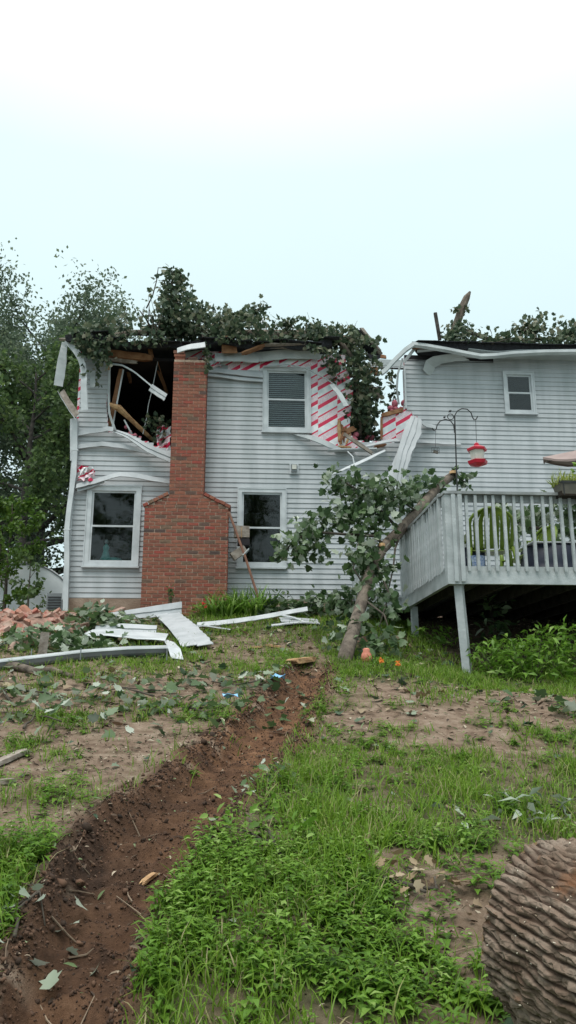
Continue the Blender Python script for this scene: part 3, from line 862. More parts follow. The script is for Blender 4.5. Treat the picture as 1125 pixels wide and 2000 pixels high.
# broken framing ------------------------------------------------------
def shard(a, b, w, h, rag=.35):
    """a length of lumber with torn, uneven ends"""
    a, b = Vector(a), Vector(b); d = b - a
    q = d.to_track_quat('X', 'Z').to_matrix(); n = 6; rows_ = []
    for i in range(n + 1):
        t = i / n; c = a + d * t
        ring = []
        for sy, sz in ((-1, -1), (0, -1.02), (1, -1), (1, 0), (1, 1), (0, 1.03), (-1, 1), (-1, 0)):
            ex = random.uniform(-1, 1) * rag * max(w, h) if i in (0, n) else random.uniform(-.05, .05) * d.length / n
            k = random.uniform(.55, .95) if i in (0, n) else random.uniform(.9, 1.06)
            ring.append(c + q @ Vector((ex, sy * w / 2 * k, sz * h / 2 * k)))
        rows_.append(ring)
    mb = MB(); mb.v = [tuple(p) for r_ in rows_ for p in r_]
    for i in range(n):
        for k in range(8):
            p0, p1 = i * 8 + k, i * 8 + (k + 1) % 8; mb.f.append((p0, p1, p1 + 8, p0 + 8))
    mb.f.append(tuple(reversed(range(8)))); mb.f.append(tuple(n * 8 + k for k in range(8)))
    return mb
def stick(name, a, b, w, h, m=M_WOOD, roll=0.0, parent=house): return (shard(a, b, w, h) if m in (M_WOOD, M_PALEWOOD, M_GREYWOOD) else MB().beam(a, b, w, h, roll)).build(name, m, parent)
stick('stud', at(214, 832, 15.75), at(236, 722, 15.75), .05, .09)
stick('stud', at(219, 838, 15.70), at(241, 722, 15.70), .03, .03, M_TRIM)
stick('header_beam', at(204, 690, 15.55), at(300, 700, 15.50), .10, .15)
stick('header_beam', at(212, 702, 15.58), at(268, 708, 15.55), .05, .08, M_GREYWOOD)
stick('split_board', at(204, 689, 15.4), at(212, 722, 15.45), .03, .05, M_PALEWOOD)
stick('rafter', at(246, 702, 16.2), at(255, 748, 16.4), .045, .09)
stick('rafter', at(300, 700, 16.0), at(327, 768, 16.6), .04, .09)
stick('rafter', at(290, 672, 15.5), at(297, 700, 15.6), .05, .10)
# split branch that came through the hole
b = MB().tube([at(213, 790, 15.5), at(232, 797, 15.55), at(255, 818, 15.7), at(288, 850, 15.9), at(306, 866, 16.1)], [.05, .075, .05, .045, .03], 8, wob=.12)
br = b.build('broken_branch', M_PALEWOOD); tag(br, 'pale split branch poking through the hole beside the chimney', 'branch')
# cables
MB().tube([at(308, 706, 15.7), at(298, 758, 15.65), at(290, 790, 15.7), at(286, 818, 15.75), at(279, 848, 15.8)], .009, 6).build('cable', M_TRIM, house)
MB().tube([at(308, 706, 15.7), at(318, 740, 15.9), at(324, 758, 16.0)], .008, 6).build('cable', M_WOOD, house)

# torn siding ---------------------------------------------------------
def strip(name, pts, wid, m=M_SIDE, laps=2, th=.006, parent=house, crease=1.0):
    """length of vinyl siding following pts; wid = vector(s) from its upper to its lower edge"""
    pts = [Vector(p) for p in pts]
    # resample
    L = [0]
    for a, b in zip(pts, pts[1:]): L.append(L[-1] + (b - a).length)
    n = max(6, int(L[-1] / .12))
    wids = [Vector(w) for w in wid] if isinstance(wid, list) else [Vector(wid)] * len(pts)
    rows_ = []
    for i in range(n + 1):
        s = L[-1] * i / n
        k = min(max(0, next((q for q in range(len(L) - 1) if s <= L[q + 1] + 1e-9), len(L) - 2)), len(L) - 2)
        t = (s - L[k]) / max(1e-9, L[k + 1] - L[k])
        c = pts[k].lerp(pts[k + 1], t); w = wids[k].lerp(wids[k + 1], t)
        d = (pts[k + 1] - pts[k]).normalized(); nn = d.cross(w)
        nn = nn.normalized() if nn.length > 1e-9 else Vector((0, -1, 0))
        if nn.y > 0: nn = -nn
        prof = []
        for q in range(laps):
            for tt, o in ((0, 0), (.92, .018), (.96, .020), (1.0, .004)): prof.append(((q + tt) / laps, o))
        kr = crease * (.007 * math.sin(i * .9 + pts[0].x * 9) + random.uniform(-.004, .004))
        rows_.append([c + w * tt * (1 + .03 * math.sin(i * 2.3)) + nn * (o + kr * (.4 + tt)) for tt, o in prof])
    return MB().sheet(rows_, th).build(name, m, parent)
D2 = .2 
# left of hole: bowed pieces below it
strip('torn_siding', [at(152, 843, YW - .05), at(180, 838, YW - .10), at(212, 833, YW - .16), at(222, 834, YW - .2)], (0, -.0, -.10), laps=1)
strip('torn_siding', [at(222, 838, 15.52), at(250, 846, 15.40), at(290, 868, 15.34), at(333, 884, 15.36)], [(0, -.02, -.08), (0, -.06, -.13), (0, -.05, -.2), (0, -.03, -.22)], laps=2)
strip('torn_siding', [at(152, 868, YW - .05), at(200, 862, YW - .09), at(245, 868, YW - .10), at(292, 878, YW - .12)], (0, 0, -.10), laps=1)
# drip edge bowed over the lower window
strip('torn_siding', [at(150, 945, 15.48), at(190, 934, 15.46), at(232, 922, 15.44), at(262, 923, 15.44), at(300, 931, 15.46), at(333, 936, 15.5)], (0, -.02, -.11), laps=1)
strip('torn_siding', [at(152, 952, 15.50), at(176, 945, 15.50), at(205, 934, 15.50)], (0, -.01, -.10), laps=1)
# strip dangling across the hole
strip('torn_siding', [at(216, 709, 15.45), at(240, 712, 15.42), at(262, 724, 15.38), at(298, 754, 15.3)], (.01, 0, -.045), M_ALU, laps=1)
strip('torn_siding', [at(297, 750, 15.3), at(327, 770, 15.28)], (-.06, .0, -.15), laps=2)
strip('torn_siding', [at(213, 706, 15.5), at(210, 770, 15.5), at(211, 806, 15.5), at(222, 840, 15.46)], (.05, -.02, 0), M_ALU, laps=1)
strip('torn_siding', [at(175, 726, 15.4), at(176, 757, 15.4)], (.12, -.02, 0), M_ALU, laps=1)
strip('torn_siding', [at(241, 820, 15.6), at(256, 848, 15.6)], (.03, 0, 0), M_ALU, laps=1)
# mid wall: loose top course and sagging courses at right of the upper window
strip('torn_siding', [at(404, 718, YW - .04), at(460, 723, YW - .07), at(513, 729, YW - .07)], (0, -.02, -.12), laps=1)
strip('torn_siding', [at(404, 728, YW - .04), at(460, 735, YW - .06), at(513, 740, YW - .06)], (0, -.02, -.09), laps=1)
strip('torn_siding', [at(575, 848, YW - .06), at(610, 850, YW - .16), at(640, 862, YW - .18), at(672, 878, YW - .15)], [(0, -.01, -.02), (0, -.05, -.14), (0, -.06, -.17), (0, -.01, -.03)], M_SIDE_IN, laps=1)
# head trim peeled off the upper window, then a bent metal strip
strip('peeled_trim', [at(515, 714, 15.5), at(560, 711, 15.46), at(600, 718, 15.42), at(630, 735, 15.38), at(656, 752, 15.33)], (0, -.015, -.04), M_ALU, laps=1)
strip('peeled_trim', [at(652, 750, 15.3), at(668, 768, 15.26), at(681, 792, 15.22)], (-.10, .02, -.02), M_ALU, laps=1)
# frieze pieces and soffit over the mid wall
strip('bent_soffit', [at(420, 690, 15.45), at(470, 688, 15.45), at(505, 692, 15.45)], (0, -.04, -.22), M_ALU, laps=1)
strip('bent_soffit', [at(480, 690, 15.5), at(560, 682, 15.45), at(625, 688, 15.42)], [(0, -.02, -.24), (0, .05, -.20), (0, .08, -.12)], M_ALU, laps=1)
strip('bent_fascia', [at(346, 680, 15.0), at(372, 672, 14.95), at(400, 668, 15.0)], (.02, -.06, -.15), M_ALU, laps=1)
# roof boards
stick('roof_board', at(471, 692, 15.25), at(520, 674, 15.2), .18, .03, M_WOOD)
stick('roof_board', at(515, 675, 15.2), at(600, 676, 15.3), .22, .03, M_GREYWOOD)
o = MB(); o.add([at(433, 690, 15.3), at(464, 690, 15.3), at(461, 672, 15.3), at(452, 657, 15.3), at(438, 655, 15.3), at(433, 665, 15.3), at(433, 690, 15.36), at(464, 690, 15.36), at(461, 672, 15.36), at(452, 657, 15.36), at(438, 655, 15.36), at(433, 665, 15.36)],
      [(0, 1, 2, 3, 4, 5), (11, 10, 9, 8, 7, 6)] + [(i, i + 6, (i + 1) % 6 + 6, (i + 1) % 6) for i in range(6)])
o.build('splintered_plywood', M_WOOD, house)
# printed board scrap behind the chimney top
MB().bounds(*[xz(358, 702, 15.72)[0], xz(408, 702, 15.72)[0]], 15.70, 15.73, xz(358, 702, 15.72)[1], xz(358, 683, 15.72)[1]).build('sheathing_scrap', M_FOAM, house)

# the gap: broken framing, printed board and curled siding -------------
stick('splintered_stud', at(665, 868, 15.6), at(662, 822, 15.55), .07, .06, M_PALEWOOD)
stick('splintered_stud', at(672, 866, 15.62), at(668, 830, 15.6), .05, .05, M_WOOD)
stick('splintered_stud', at(672, 845, 15.55), at(693, 836, 15.65), .10, .11, M_WOOD)
stick('splintered_stud', at(664, 862, 15.5), at(676, 834, 15.6), .03, .05, M_WOOD)
stick('splintered_stud', at(676, 868, 15.5), at(684, 846, 15.6), .03, .04, M_PALEWOOD)
stick('splintered_stud', at(660, 872, 15.45), at(686, 874, 15.5), .05, .04, M_PALEWOOD)
stick('bottom_plate', at(655, 876, 15.55), at(690, 880, 15.55), .12, .05, M_WOOD)
stick('fallen_joist', at(672, 848, 15.3), at(727, 885, 15.35), .06, .07, M_GREYWOOD)
stick('bottom_plate', at(731, 873, 15.5), at(752, 868, 15.5), .10, .06, M_WOOD)
stick('top_plate', at(746, 812, 15.6), at(784, 802, 15.6), .12, .09, M_WOOD)
stick('splintered_stud', at(745, 858, 15.58), at(745, 815, 15.58), .04, .05, M_WOOD)
stick('exposed_rafter', at(694, 700, 15.9), at(694, 800, 15.9), .06, .10, M_DARK)
stick('exposed_rafter', at(716, 712, 16.2), at(718, 800, 16.2), .06, .10, M_DARK)
stick('broken_stud', at(672, 700, 15.7), at(668, 790, 15.7), .035, .06, M_PALEWOOD)
stick('plaster_shelf', at(640, 880, 15.45), at(735, 878, 15.42), .18, .025, M_TRIM)
# curled siding hanging beside the gap
strip('curled_siding', [at(806, 812, 15.35), at(797, 830, 15.30), at(780, 872, 15.2), at(760, 920, 15.05), at(740, 962, 14.95)], [(.16, .0, -.08), (.24, 0, -.10), (.30, 0, -.06), (.36, 0, .02), (.4, 0, .03)], laps=2)
strip('curled_siding', [at(803, 812, 15.28), at(790, 836, 15.2), at(777, 880, 15.1), at(768, 930, 15.0), at(766, 962, 14.95)], [(.20, -.02, -.1), (.34, -.03, -.12), (.28, -.03, -.05), (.24, -.02, 0), (.22, -.02, 0)], M_SIDE, laps=3)
strip('curled_siding', [at(711, 871, 15.45), at(740, 862, 15.40), at(776, 856, 15.42), at(830, 860, YW - .06), at(900, 866, YW - .05)], [(0, -.01, -.03), (0, -.04, -.08), (0, -.05, -.10), (0, -.02, -.08), (0, -.01, -.04)], laps=1)
strip('curled_siding', [at(752, 878, 15.3), at(720, 892, 15.2), at(690, 906, 15.1), at(636, 931, 15.0)], [(.0, -.04, -.07), (0, -.05, -.08), (0, -.05, -.09), (0, -.03, -.02)], M_TRIM, laps=1)
strip('curled_siding', [at(806, 810, 15.35), at(830, 826, YW - .07), at(850, 830, YW - .05)], (0, -.02, -.10), laps=1)
MB().tube([at(679, 882, 15.3), at(689, 892, 15.2), at(693, 912, 15.15), at(696, 928, 15.1), at(691, 946, 15.1)], .014, 6).build('cable', M_TRIM, house)
MB().tube([at(786, 700, 15.4), at(777, 730, 15.45), at(775, 760, 15.5), at(779, 790, 15.6)], .022, 6).build('conduit', M_ALU, house)
# pink insulation tufts
def tuft(c, rx, ry, rz, n=5, parent=house):
    b = MB()
    for k in range(n):
        cc = Vector(c) + Vector((random.uniform(-rx, rx), random.uniform(-ry, ry) * .5, random.uniform(-rz, rz)))
        pr = [(.01, -.5), (.32, -.42), (.5, -.1), (.46, .25), (.25, .46), (.01, .5)]
        s = random.uniform(.8, 1.2) * min(rx, rz) * 1.3
        m0 = len(b.v); b.lathe([(a * s, z * s) for a, z in pr], (0, 0, 0), 9)
        q = Euler((random.uniform(-1, 1), random.uniform(-1, 1), 0)).to_matrix()
        for i in range(m0, len(b.v)):
            v = q @ Vector(b.v[i]); v *= 1 + random.uniform(-.18, .18); b.v[i] = tuple(v + cc)
    return b.build('insulation_tuft', M_PINK, parent, True)
tuft(at(776, 795, 15.75), .20, .1, .10, 9)
tuft(at(766, 804, 15.7), .12, .1, .06, 5)
tuft(at(684, 855, 15.7), .15, .1, .10, 6)
tuft(at(725, 852, 15.9), .12, .1, .06, 5)
tuft(at(262, 852, 15.8), .14, .1, .06, 6)
tuft(at(250, 838, 15.8), .06, .05, .06, 3)
# crumpled printed sheathing: inside hole by the chimney, and at the left corner
def crumple(px0, px1, py0, py1, Y, dep=.10, n=6, m=M_FOAM, name='crumpled_sheathing'):
    rows_ = []
    for i in range(n + 1):
        rows_.append([at(px0 + (px1 - px0) * j / n, py0 + (py1 - py0) * i / n, Y + random.uniform(-dep, dep)) + Vector((random.uniform(-.03, .03), 0, random.uniform(-.03, .03))) for j in range(n + 1)])
    return MB().sheet(rows_, .012).build(name, m, house)
crumple(306, 334, 832, 884, 15.65, .08)
crumple(155, 180, 911, 938, 15.48, .07)
crumple(404, 430, 700, 716, 15.55, .04)

# eave of the right wing: soffit, fascia, gutter
mb = MB()
rows_ = []
for i in range(25):
    px = 905 + (1180 - 905) * i / 24
    sag = -.06 * math.exp(-((px - 955) / 40) ** 2)
    x = at(px, 690, YW).x
    rows_.append([(x, YE - .02, ZE - .05 + sag), (x, (YE + YW) / 2, ZE - .07 + sag * .6), (x, YW - .005, ZE - .10)])
rows_.append([(XR + .3, YE - .02, ZE - .05), (XR + .3, (YE + YW) / 2, ZE - .07), (XR + .3, YW - .005, ZE - .1)])
mb.sheet(rows_, .012).build('soffit', M_ALU, house)
ctrl = [(795, 678), (806, 671), (830, 674), (870, 681), (905, 688), (938, 694), (965, 693), (1000, 689), (1060, 686), (1125, 685), (1250, 683)]
b = MB()
rows_ = []
for px, py in ctrl:
    p = at(px, py, YE - .03)
    rows_.append([p + Vector((0, .05, .03)), p + Vector((0, -.05, .01)), p + Vector((0, -.06, -.05)), p + Vector((0, -.01, -.09))])
b.sheet(rows_, .012).build('bent_fascia', M_ALU, house)
b = MB(); rows_ = []
for px, py, Y in ((806, 672, 15.15), (790, 683, 15.12), (770, 702, 15.1), (752, 722, 15.05), (744, 728, 15.0)):
    p = at(px, py, Y); rows_.append([p + Vector((0, .04, .04)), p + Vector((0, -.04, .03)), p + Vector((.02, -.05, -.05)), p + Vector((.03, .0, -.06))])
b.sheet(rows_, .012).build('bent_fascia', M_ALU, house)
strip('bent_fascia', [at(808, 678, 15.3), at(795, 695, 15.35), at(786, 706, 15.4)], (.05, .0, -.04), M_ALU, laps=1)
stick('eave_board', at(805, 680, 15.3), at(856, 679, 15.3), .12, .06, M_WOOD)
stick('eave_board', at(815, 686, 15.32), at(870, 681, 15.25), .10, .02, M_TRIM)
# folded soffit panel hanging below the eave
b = MB(); rows_ = []
for px, py, Y in ((826, 722, 15.5), (832, 704, 15.42), (846, 696, 15.36), (870, 692, 15.32), (900, 690, 15.28)):
    p = at(px, py, Y); rows_.append([p, p + Vector((.10, .06, -.07)), p + Vector((.22, .12, -.10))])
b.sheet(rows_, .01).build('hanging_soffit', M_ALU, house)
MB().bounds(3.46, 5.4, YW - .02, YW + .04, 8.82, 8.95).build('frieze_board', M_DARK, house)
# far fascia seen through the gap
stick('broken_fascia', at(722, 708, 17.3), at(860, 713, 17.3), .06, .16, M_ALU)
stick('broken_fascia', at(722, 717, 17.25), at(860, 722, 17.25), .10, .03, M_TRIM)
# slabs of roof deck flung up beside the gap
def slab(pxs, Y, th, m=M_SHINGLE, name='roof_slab', tilt=0.0):
    n = len(pxs)
    A = [at(x, y, Y + tilt * i) for i, (x, y) in enumerate(pxs)]
    vs = A + [p + Vector((0, th, th * .3)) for p in A]
    return MB().add(vs, [tuple(range(n)), tuple(reversed(range(n, 2 * n)))] + [(i, i + n, (i + 1) % n + n, (i + 1) % n) for i in range(n)]).build(name, m, house)
slab([(683, 655), (692, 641), (716, 648), (745, 684), (740, 696), (722, 690), (700, 672)], 15.9, .12, tilt=.06)
slab([(703, 640), (710, 640), (748, 690), (742, 694)], 15.85, .10, M_GREYWOOD, 'roof_plank', .05)
slab([(690, 668), (714, 667), (714, 671), (690, 672)], 15.7, .2, M_GREYWOOD, 'roof_plank')
slab([(715, 690), (744, 694), (742, 700), (718, 700)], 16.0, .10)
slab([(736, 690), (754, 694), (755, 700), (738, 698)], 16.6, .10, M_WOOD, 'roof_plank')
slab([(726, 716), (740, 718), (736, 732), (722, 730)], 15.9, .05, M_WOOD, 'splintered_plywood')
slab([(720, 752), (744, 758), (744, 776), (736, 782), (722, 770)], 16.4, .06, M_GREYWOOD, 'roof_plank')

# left corner: rake boards, downspouts, torn gutter
strip('torn_rake', [at(121, 668, 15.5), at(112, 704, 15.4), at(105, 752, 15.3)], [(.12, -.02, -.04), (.16, .10, -.02), (.16, .10, .0)], M_ALU, laps=1)
strip('torn_rake', [at(124, 668, 15.45), at(140, 684, 15.35), at(152, 702, 15.3), at(157, 718, 15.28), at(158, 745, 15.25), at(158, 802, 15.25)], [(.10, -.02, .03), (.13, -.02, .04), (.14, -.03, .03), (.13, -.03, 0), (.13, -.03, 0), (.15, -.03, 0)], M_TRIM, laps=1)
strip('torn_rake', [at(116, 768, 15.4), at(128, 790, 15.35), at(146, 816, 15.3)], (.07, .05, .10), M_GREYWOOD, laps=1, th=.02)
strip('torn_rake', [at(112, 763, 15.38), at(130, 795, 15.32), at(147, 818, 15.27)], (.025, -.01, -.05), M_TRIM, laps=1)
strip('torn_rake', [at(117, 666, 15.5), at(130, 666, 15.4), at(150, 668, 15.3)], (0, -.05, .04), M_GREYWOOD, laps=1)
# downspout, kinked in the middle
DP = [at(147, 818, YW - .10), at(147, 880, YW - .10), at(145, 925, YW - .11), at(136, 990, YW - .13), at(131, 1035, YW - .15), at(131, 1100, YW - .15), at(128, 1194, YW - .16)]
b = MB(); rows_ = []
for p in DP: rows_.append([p + Vector(q) for q in ((-.045, -.04, 0), (.045, -.04, 0), (.045, .04, 0), (-.045, .04, 0), (-.045, -.0401, 0))])
b.sheet(rows_, .006).build('downspout', M_TRIM, house)
for i in (1, 4):
    p = DP[i]; MB().bounds(p.x - .065, p.x + .065, p.y - .048, p.y + .06, p.z - .012, p.z + .012).build('downspout_strap', M_TRIM, house)
strip('torn_rake', [at(137, 818, YW - .06), at(137, 900, YW - .06)], (.05, 0, 0), M_TRIM, laps=1)

# ================================================================== DECK
DX0, DY0, DX1 = 2.70, 10.0, 9.0
DZB, DZT, RAILZ = 3.14, 3.40, 4.36
deck = empty('deck', (DX0, DY0, 2.1))
tag(deck, 'grey painted wooden deck on posts with picket railing behind the house', 'deck')
def dk(b, name, m=M_DECK):
    o = b.build(name, m); under(deck, o); return o
dk(MB().bounds(DX0 + .05, DX1, DY0 - .02, DY0 + .04, DZB, DZT - .03), 'rim_board')
dk(MB().bounds(DX0 - .02, DX0 + .04, DY0 + .05, 12.9, DZB, DZT - .03), 'rim_board')
dk(MB().bounds(DX0 - .50, DX0 - .44, 13.02, YW - .2, DZB + .05, DZT - .03), 'rim_board')
dk(MB().bounds(DX0 - .44, DX0 + .04, 12.95, 13.01, DZB + .05, DZT - .03), 'rim_board')
nbd = 36
for k in range(nbd):
    y0 = DY0 + .05 + (YW - .1 - DY0 - .05) * k / nbd; y1 = y0 + (YW - .1 - DY0) / nbd - .003
    xx0 = DX0 + .05 if y0 < 12.9 else DX0 - .43
    dk(MB().bounds(xx0, DX1, y0, y1, DZT - .029 - .035, DZT - .029), 'deck_board', M_DECKDIRTY if k % 1 == 0 else M_DECK)
for k in range(12):
    x = DX0 + .3 + k * .5
    dk(MB().bounds(x, x + .045, DY0 + .06, YW - .1, DZB + .02, DZT - .068), 'joist', M_TRUNK)  # dark bark colour paints the shade under the deck onto the joists
# posts
dk(MB().bounds(DX0 - .035, DX0 + .20, DY0 - .06, DY0 + .10, DZB - .01, RAILZ - .04), 'corner_post')
dk(MB().bounds(DX0 + .05, DX0 + .10, DY0 - .085, DY0 - .061, DZB + .02, RAILZ - .04), 'post_board')
dk(MB().bounds(DX0 + .135, DX0 + .19, DY0 - .085, DY0 - .061, DZB + .02, RAILZ - .04), 'post_board')
dk(MB().bounds(DX0 - .03, DX0 + .09, 12.86, 12.98, DZB, RAILZ - .04), 'rail_post')
dk(MB().bounds(DX0 - .50, DX0 - .40, YW - .35, YW - .25, DZB, RAILZ - .04), 'rail_post')
dk(MB().beam((DX0 + .19, DY0 + .02, 1.7), (DX0 + .13, DY0 + .06, DZB + .02), .10, .10), 'support_post')
dk(MB().beam((DX0 + .10, 12.6, 2.3), (DX0 + .10, 12.6, DZB + .02), .10, .10), 'support_post')
dk(MB().beam((DX0 + 3.3, DY0 + .1, 1.6), (DX0 + 3.3, DY0 + .1, DZB + .02), .10, .10), 'support_post')
# top rails
dk(MB().bounds(DX0 - .05, DX1, DY0 - .09, DY0 + .07, RAILZ - .038, RAILZ), 'top_rail', M_DECKDIRTY)
dk(MB().bounds(DX0 - .07, DX0 + .07, DY0 + .071, 12.95, RAILZ - .038, RAILZ), 'top_rail', M_DECKDIRTY)
dk(MB().bounds(DX0 - .52, DX0 - .38, 13.0, YW - .2, RAILZ - .05, RAILZ - .012), 'top_rail', M_DECKDIRTY)
dk(MB().bounds(DX0 + .2, DX1, DY0 - .015, DY0 + .02, RAILZ - .13, RAILZ - .039), 'sub_rail', M_DECKDIRTY)
dk(MB().bounds(DX0 - .015, DX0 + .02, DY0 + .11, 12.86, RAILZ - .13, RAILZ - .039), 'sub_rail', M_DECKDIRTY)
dk(MB().bounds(DX0 - .465, DX0 - .43, 13.05, YW - .3, RAILZ - .14, RAILZ - .051), 'sub_rail', M_DECKDIRTY)
pk = MB()
zb_, zt_ = DZB + .165, RAILZ - .045
pk.add([(-.019, -.019, zb_ - .0), (.019, -.019, zb_), (.019, .019, zb_ + .045), (-.019, .019, zb_ + .045), (-.019, -.019, zt_), (.019, -.019, zt_), (.019, .019, zt_), (-.019, .019, zt_)],
       [(0, 3, 2, 1), (4, 5, 6, 7), (0, 1, 5, 4), (1, 2, 6, 5), (2, 3, 7, 6), (3, 0, 4, 7)])
pm = pk.mesh('picket'); pm.materials.append(M_DECK)
def picket(x, y, rz):
    o = bpy.data.objects.new('picket', pm); COL.objects.link(o)
    o.location = (x, y, random.uniform(-.004, .004)); o.rotation_euler = (random.uniform(-.004, .004), random.uniform(-.004, .004), rz + random.uniform(-.03, .03))
    under(deck, o)
x = DX0 + .245
while x < DX1 - .1:
    picket(x, DY0 - .042, 0); x += .1285
y = DY0 + .17
while y < 12.82:
    picket(DX0 - .042, y, -math.pi / 2); y += .1285
y = 13.1
while y < YW - .4:
    picket(DX0 - .49, y, -math.pi / 2); y += .12

# ================================================================== TREES BEHIND
def make_tree(name, base, height, spread, r0, seed, leafm, barkm, nleaf, lsize, label, crown_lo=.28, nlimb=9, group='trees beyond the house', shape=DIAM, lean=(0, 0), flat=1.0):
    rng = np.random.default_rng(seed); rnd = random.Random(seed)
    root = empty(name, base); base = Vector(base)
    tag(root, label, 'tree', group)
    wood = MB(); tips = []
    n = 9; pts = []; rad = []
    for i in range(n):
        t = i / (n - 1)
        pts.append(base + Vector((lean[0] * t + rnd.uniform(-.12, .12) * height * .06 * t, lean[1] * t + rnd.uniform(-.12, .12) * height * .06 * t, -.15 + height * .88 * t)))
        rad.append(r0 * (1 - .86 * t) * (1.25 if i == 0 else 1))
    wood.tube(pts, rad, 9, wob=.06)
    limbs = MB()
    for k in range(nlimb):
        t = crown_lo + (1 - crown_lo) * (k + rnd.random() * .6) / nlimb
        i = min(int(t * (n - 1)), n - 2); q = t * (n - 1) - i
        p = pts[i].lerp(pts[min(i + 1, n - 1)], q)
        az = k * 2.4 + rnd.uniform(-.4, .4)
        prof = math.sin(math.pi * min(1, .25 + .75 * (t - crown_lo) / (1 - crown_lo) * .92)) ** .7
        L = spread * (.45 + .6 * prof) * rnd.uniform(.8, 1.1)
        d = Vector((math.cos(az), math.sin(az) * flat, rnd.uniform(.25, .7) + .5 * (t - .5)))
        lp = [p]; lr = [r0 * .42 * (1 - .6 * t)]
        for s in range(1, 6):
            d = (d + Vector((rnd.uniform(-.22, .22), rnd.uniform(-.22, .22), rnd.uniform(-.1, .16)))).normalized()
            lp.append(lp[-1] + d * L / 5); lr.append(lr[0] * (1 - .17 * s))
            if s >= 2:
                tips.append((lp[-1], .55 + .12 * s))
                for _ in range(2):
                    e_ = (d + Vector((rnd.uniform(-1, 1), rnd.uniform(-1, 1), rnd.uniform(-.4, .8)))).normalized()
                    q1 = lp[-1] + e_ * L * rnd.uniform(.14, .26); q2 = q1 + (e_ + Vector((0, 0, .3))).normalized() * L * rnd.uniform(.08, .16)
                    limbs.tube([lp[-1], q1, q2], [lr[-1] * .5, lr[-1] * .3, lr[-1] * .12], 5, cap=False)
                    tips += [(q1, .5), (q2, .55)]
        limbs.tube(lp, lr, 6, cap=False)
    tips.append((pts[-1], .7)); tips.append((pts[-2], .7))
    under(root, wood.build('trunk', barkm, None, True), limbs.build('limbs', barkm, None, True))
    C = np.array([list(p) for p, _ in tips]); Wt = np.array([w for _, w in tips])
    pick = rng.choice(len(C), nleaf, p=Wt / Wt.sum())
    # leaves hang in small sprays round each twig, thinner outwards
    sub = np.clip(rng.normal(size=(len(C), 7, 3)), -1.5, 1.5) * np.array([.15, .15, .12]) * spread * .5
    off = sub[pick, rng.integers(0, 7, nleaf)] + np.clip(rng.normal(size=(nleaf, 3)), -1.7, 1.7) * .045 * spread
    pos = C[pick] + off
    tint = np.clip(rng.normal(.45, .2, nleaf) + .25 * (rng.random(len(C))[pick] - .5), 0, 1)
    bag = Bag(); bag.add(*leaf_cloud(shape, pos, rng.uniform(.7, 1.25, nleaf) * lsize, tint, .2, rng))
    under(root, bag.build('crown', leafm))
    return root
def gz(x, y): return float(gh(x, y, False))
for k, (tx, ty, th_) in enumerate(((-5.5, -15, 19.5), (.8, -18, 21), (8, -14, 18.5))):
    make_tree('yard_tree', (tx, ty, gz(tx, ty)), th_, 4.6, .32, 81 + k, L_TREE, M_TRUNK, 5200, .34, ('thin crowned yard tree mirrored in the left ground floor window', 'tall yard tree whose branches are mirrored in the middle ground floor window', 'yard tree mirrored in the small upper window')[k], .3, 13, 'trees mirrored in the window glass')
make_tree('tall_tree', (-6.9, 27, gz(-7, 27)), 12.0, 4.2, .28, 11, L_TREE2, M_TRUNK, 44000, .135, 'tall grey green tree rising above the left end of the house', .22, 30)
make_tree('tall_tree', (-5.0, 29.5, gz(-5, 29)), 12.0, 3.2, .22, 23, L_TREE, M_TRUNK, 22000, .135, 'fresh green tree just behind the left roof corner', .35, 12)
make_tree('dark_tree', (-9.2, 25, gz(-9, 25)), 10.8, 3.6, .28, 31, L_TREE2, M_TRUNK, 15000, .165, 'dark leafy tree at the left edge, lower than the tall one', .12, 13)
make_tree('dark_tree', (-6.1, 22.2, gz(-6, 22)), 8.6, 2.4, .18, 47, L_TREE, M_TRUNK, 12000, .15, 'dense dark tree low behind the white hoop tent', .30, 14)
make_tree('dark_tree', (-8.3, 33, gz(-8, 33)), 11, 4.2, .25, 53, L_TREE, M_TRUNK, 6000, .25, 'dark tree farthest back between the trunks at left', .08, 12)
make_tree('leafy_shrub', (-5.25, 17.4, gz(-5.25, 17.4)), 2.3, .55, .035, 61, L_BUSH, M_TWIG, 900, .11, 'bright green shrub at the left edge behind the brick heap', .1, 9, 'shrubs beside the house', OVAL)
make_tree('leafy_shrub', (-4.45, 17.0, gz(-4.45, 17)), 1.5, .45, .03, 67, L_TREE, M_TWIG, 260, .11, 'thin vine covered shrub in front of the white hoop tent', .1, 8, 'shrubs beside the house', OVAL)
make_tree('leafy_shrub', (-5.4, 18.6, gz(-5.4, 18.6)), 3.2, .8, .05, 71, L_BUSH, M_TWIG, 1900, .12, 'taller green shrub standing left of the white hoop tent', .2, 9, 'shrubs beside the house', OVAL)

# white hoop tent beyond the shrubs
ten = empty('hoop_tent', (-5.2, 20.3, gz(-5, 20.3)))
tag(ten, 'white sheeted hoop tent behind the shrubs at the house corner', 'tent')
rows_ = []
for i in range(9):
    y = 19.3 + i * .3; r_ = []
    for j in range(15):
        a = math.pi * j / 14; r_.append((-5.2 + 1.35 * math.cos(a), y, 3.55 + 1.45 * math.sin(a) + .02 * math.sin(i * 2.1 + j)))
    rows_.append(r_)
under(ten, MB().sheet(rows_, .02).build('cover', M_WHITECLOTH, None, True))
b = MB(); fan = [(-5.2 + 1.33 * math.cos(math.pi * j / 14), 19.31, 3.55 + 1.43 * math.sin(math.pi * j / 14)) for j in range(15)]
b.add(fan + [(x, y + .02, z) for x, y, z in fan], [tuple(range(15)), tuple(range(29, 14, -1))]); under(ten, b.build('end_sheet', M_WHITECLOTH))
for i in (0, 4, 8):
    y = 19.3 + i * .3
    under(ten, MB().tube([(-5.2 + 1.38 * math.cos(math.pi * j / 14), y, 3.5 + 1.47 * math.sin(math.pi * j / 14)) for j in range(15)], .02, 6).build('hoop', M_METALBOX))
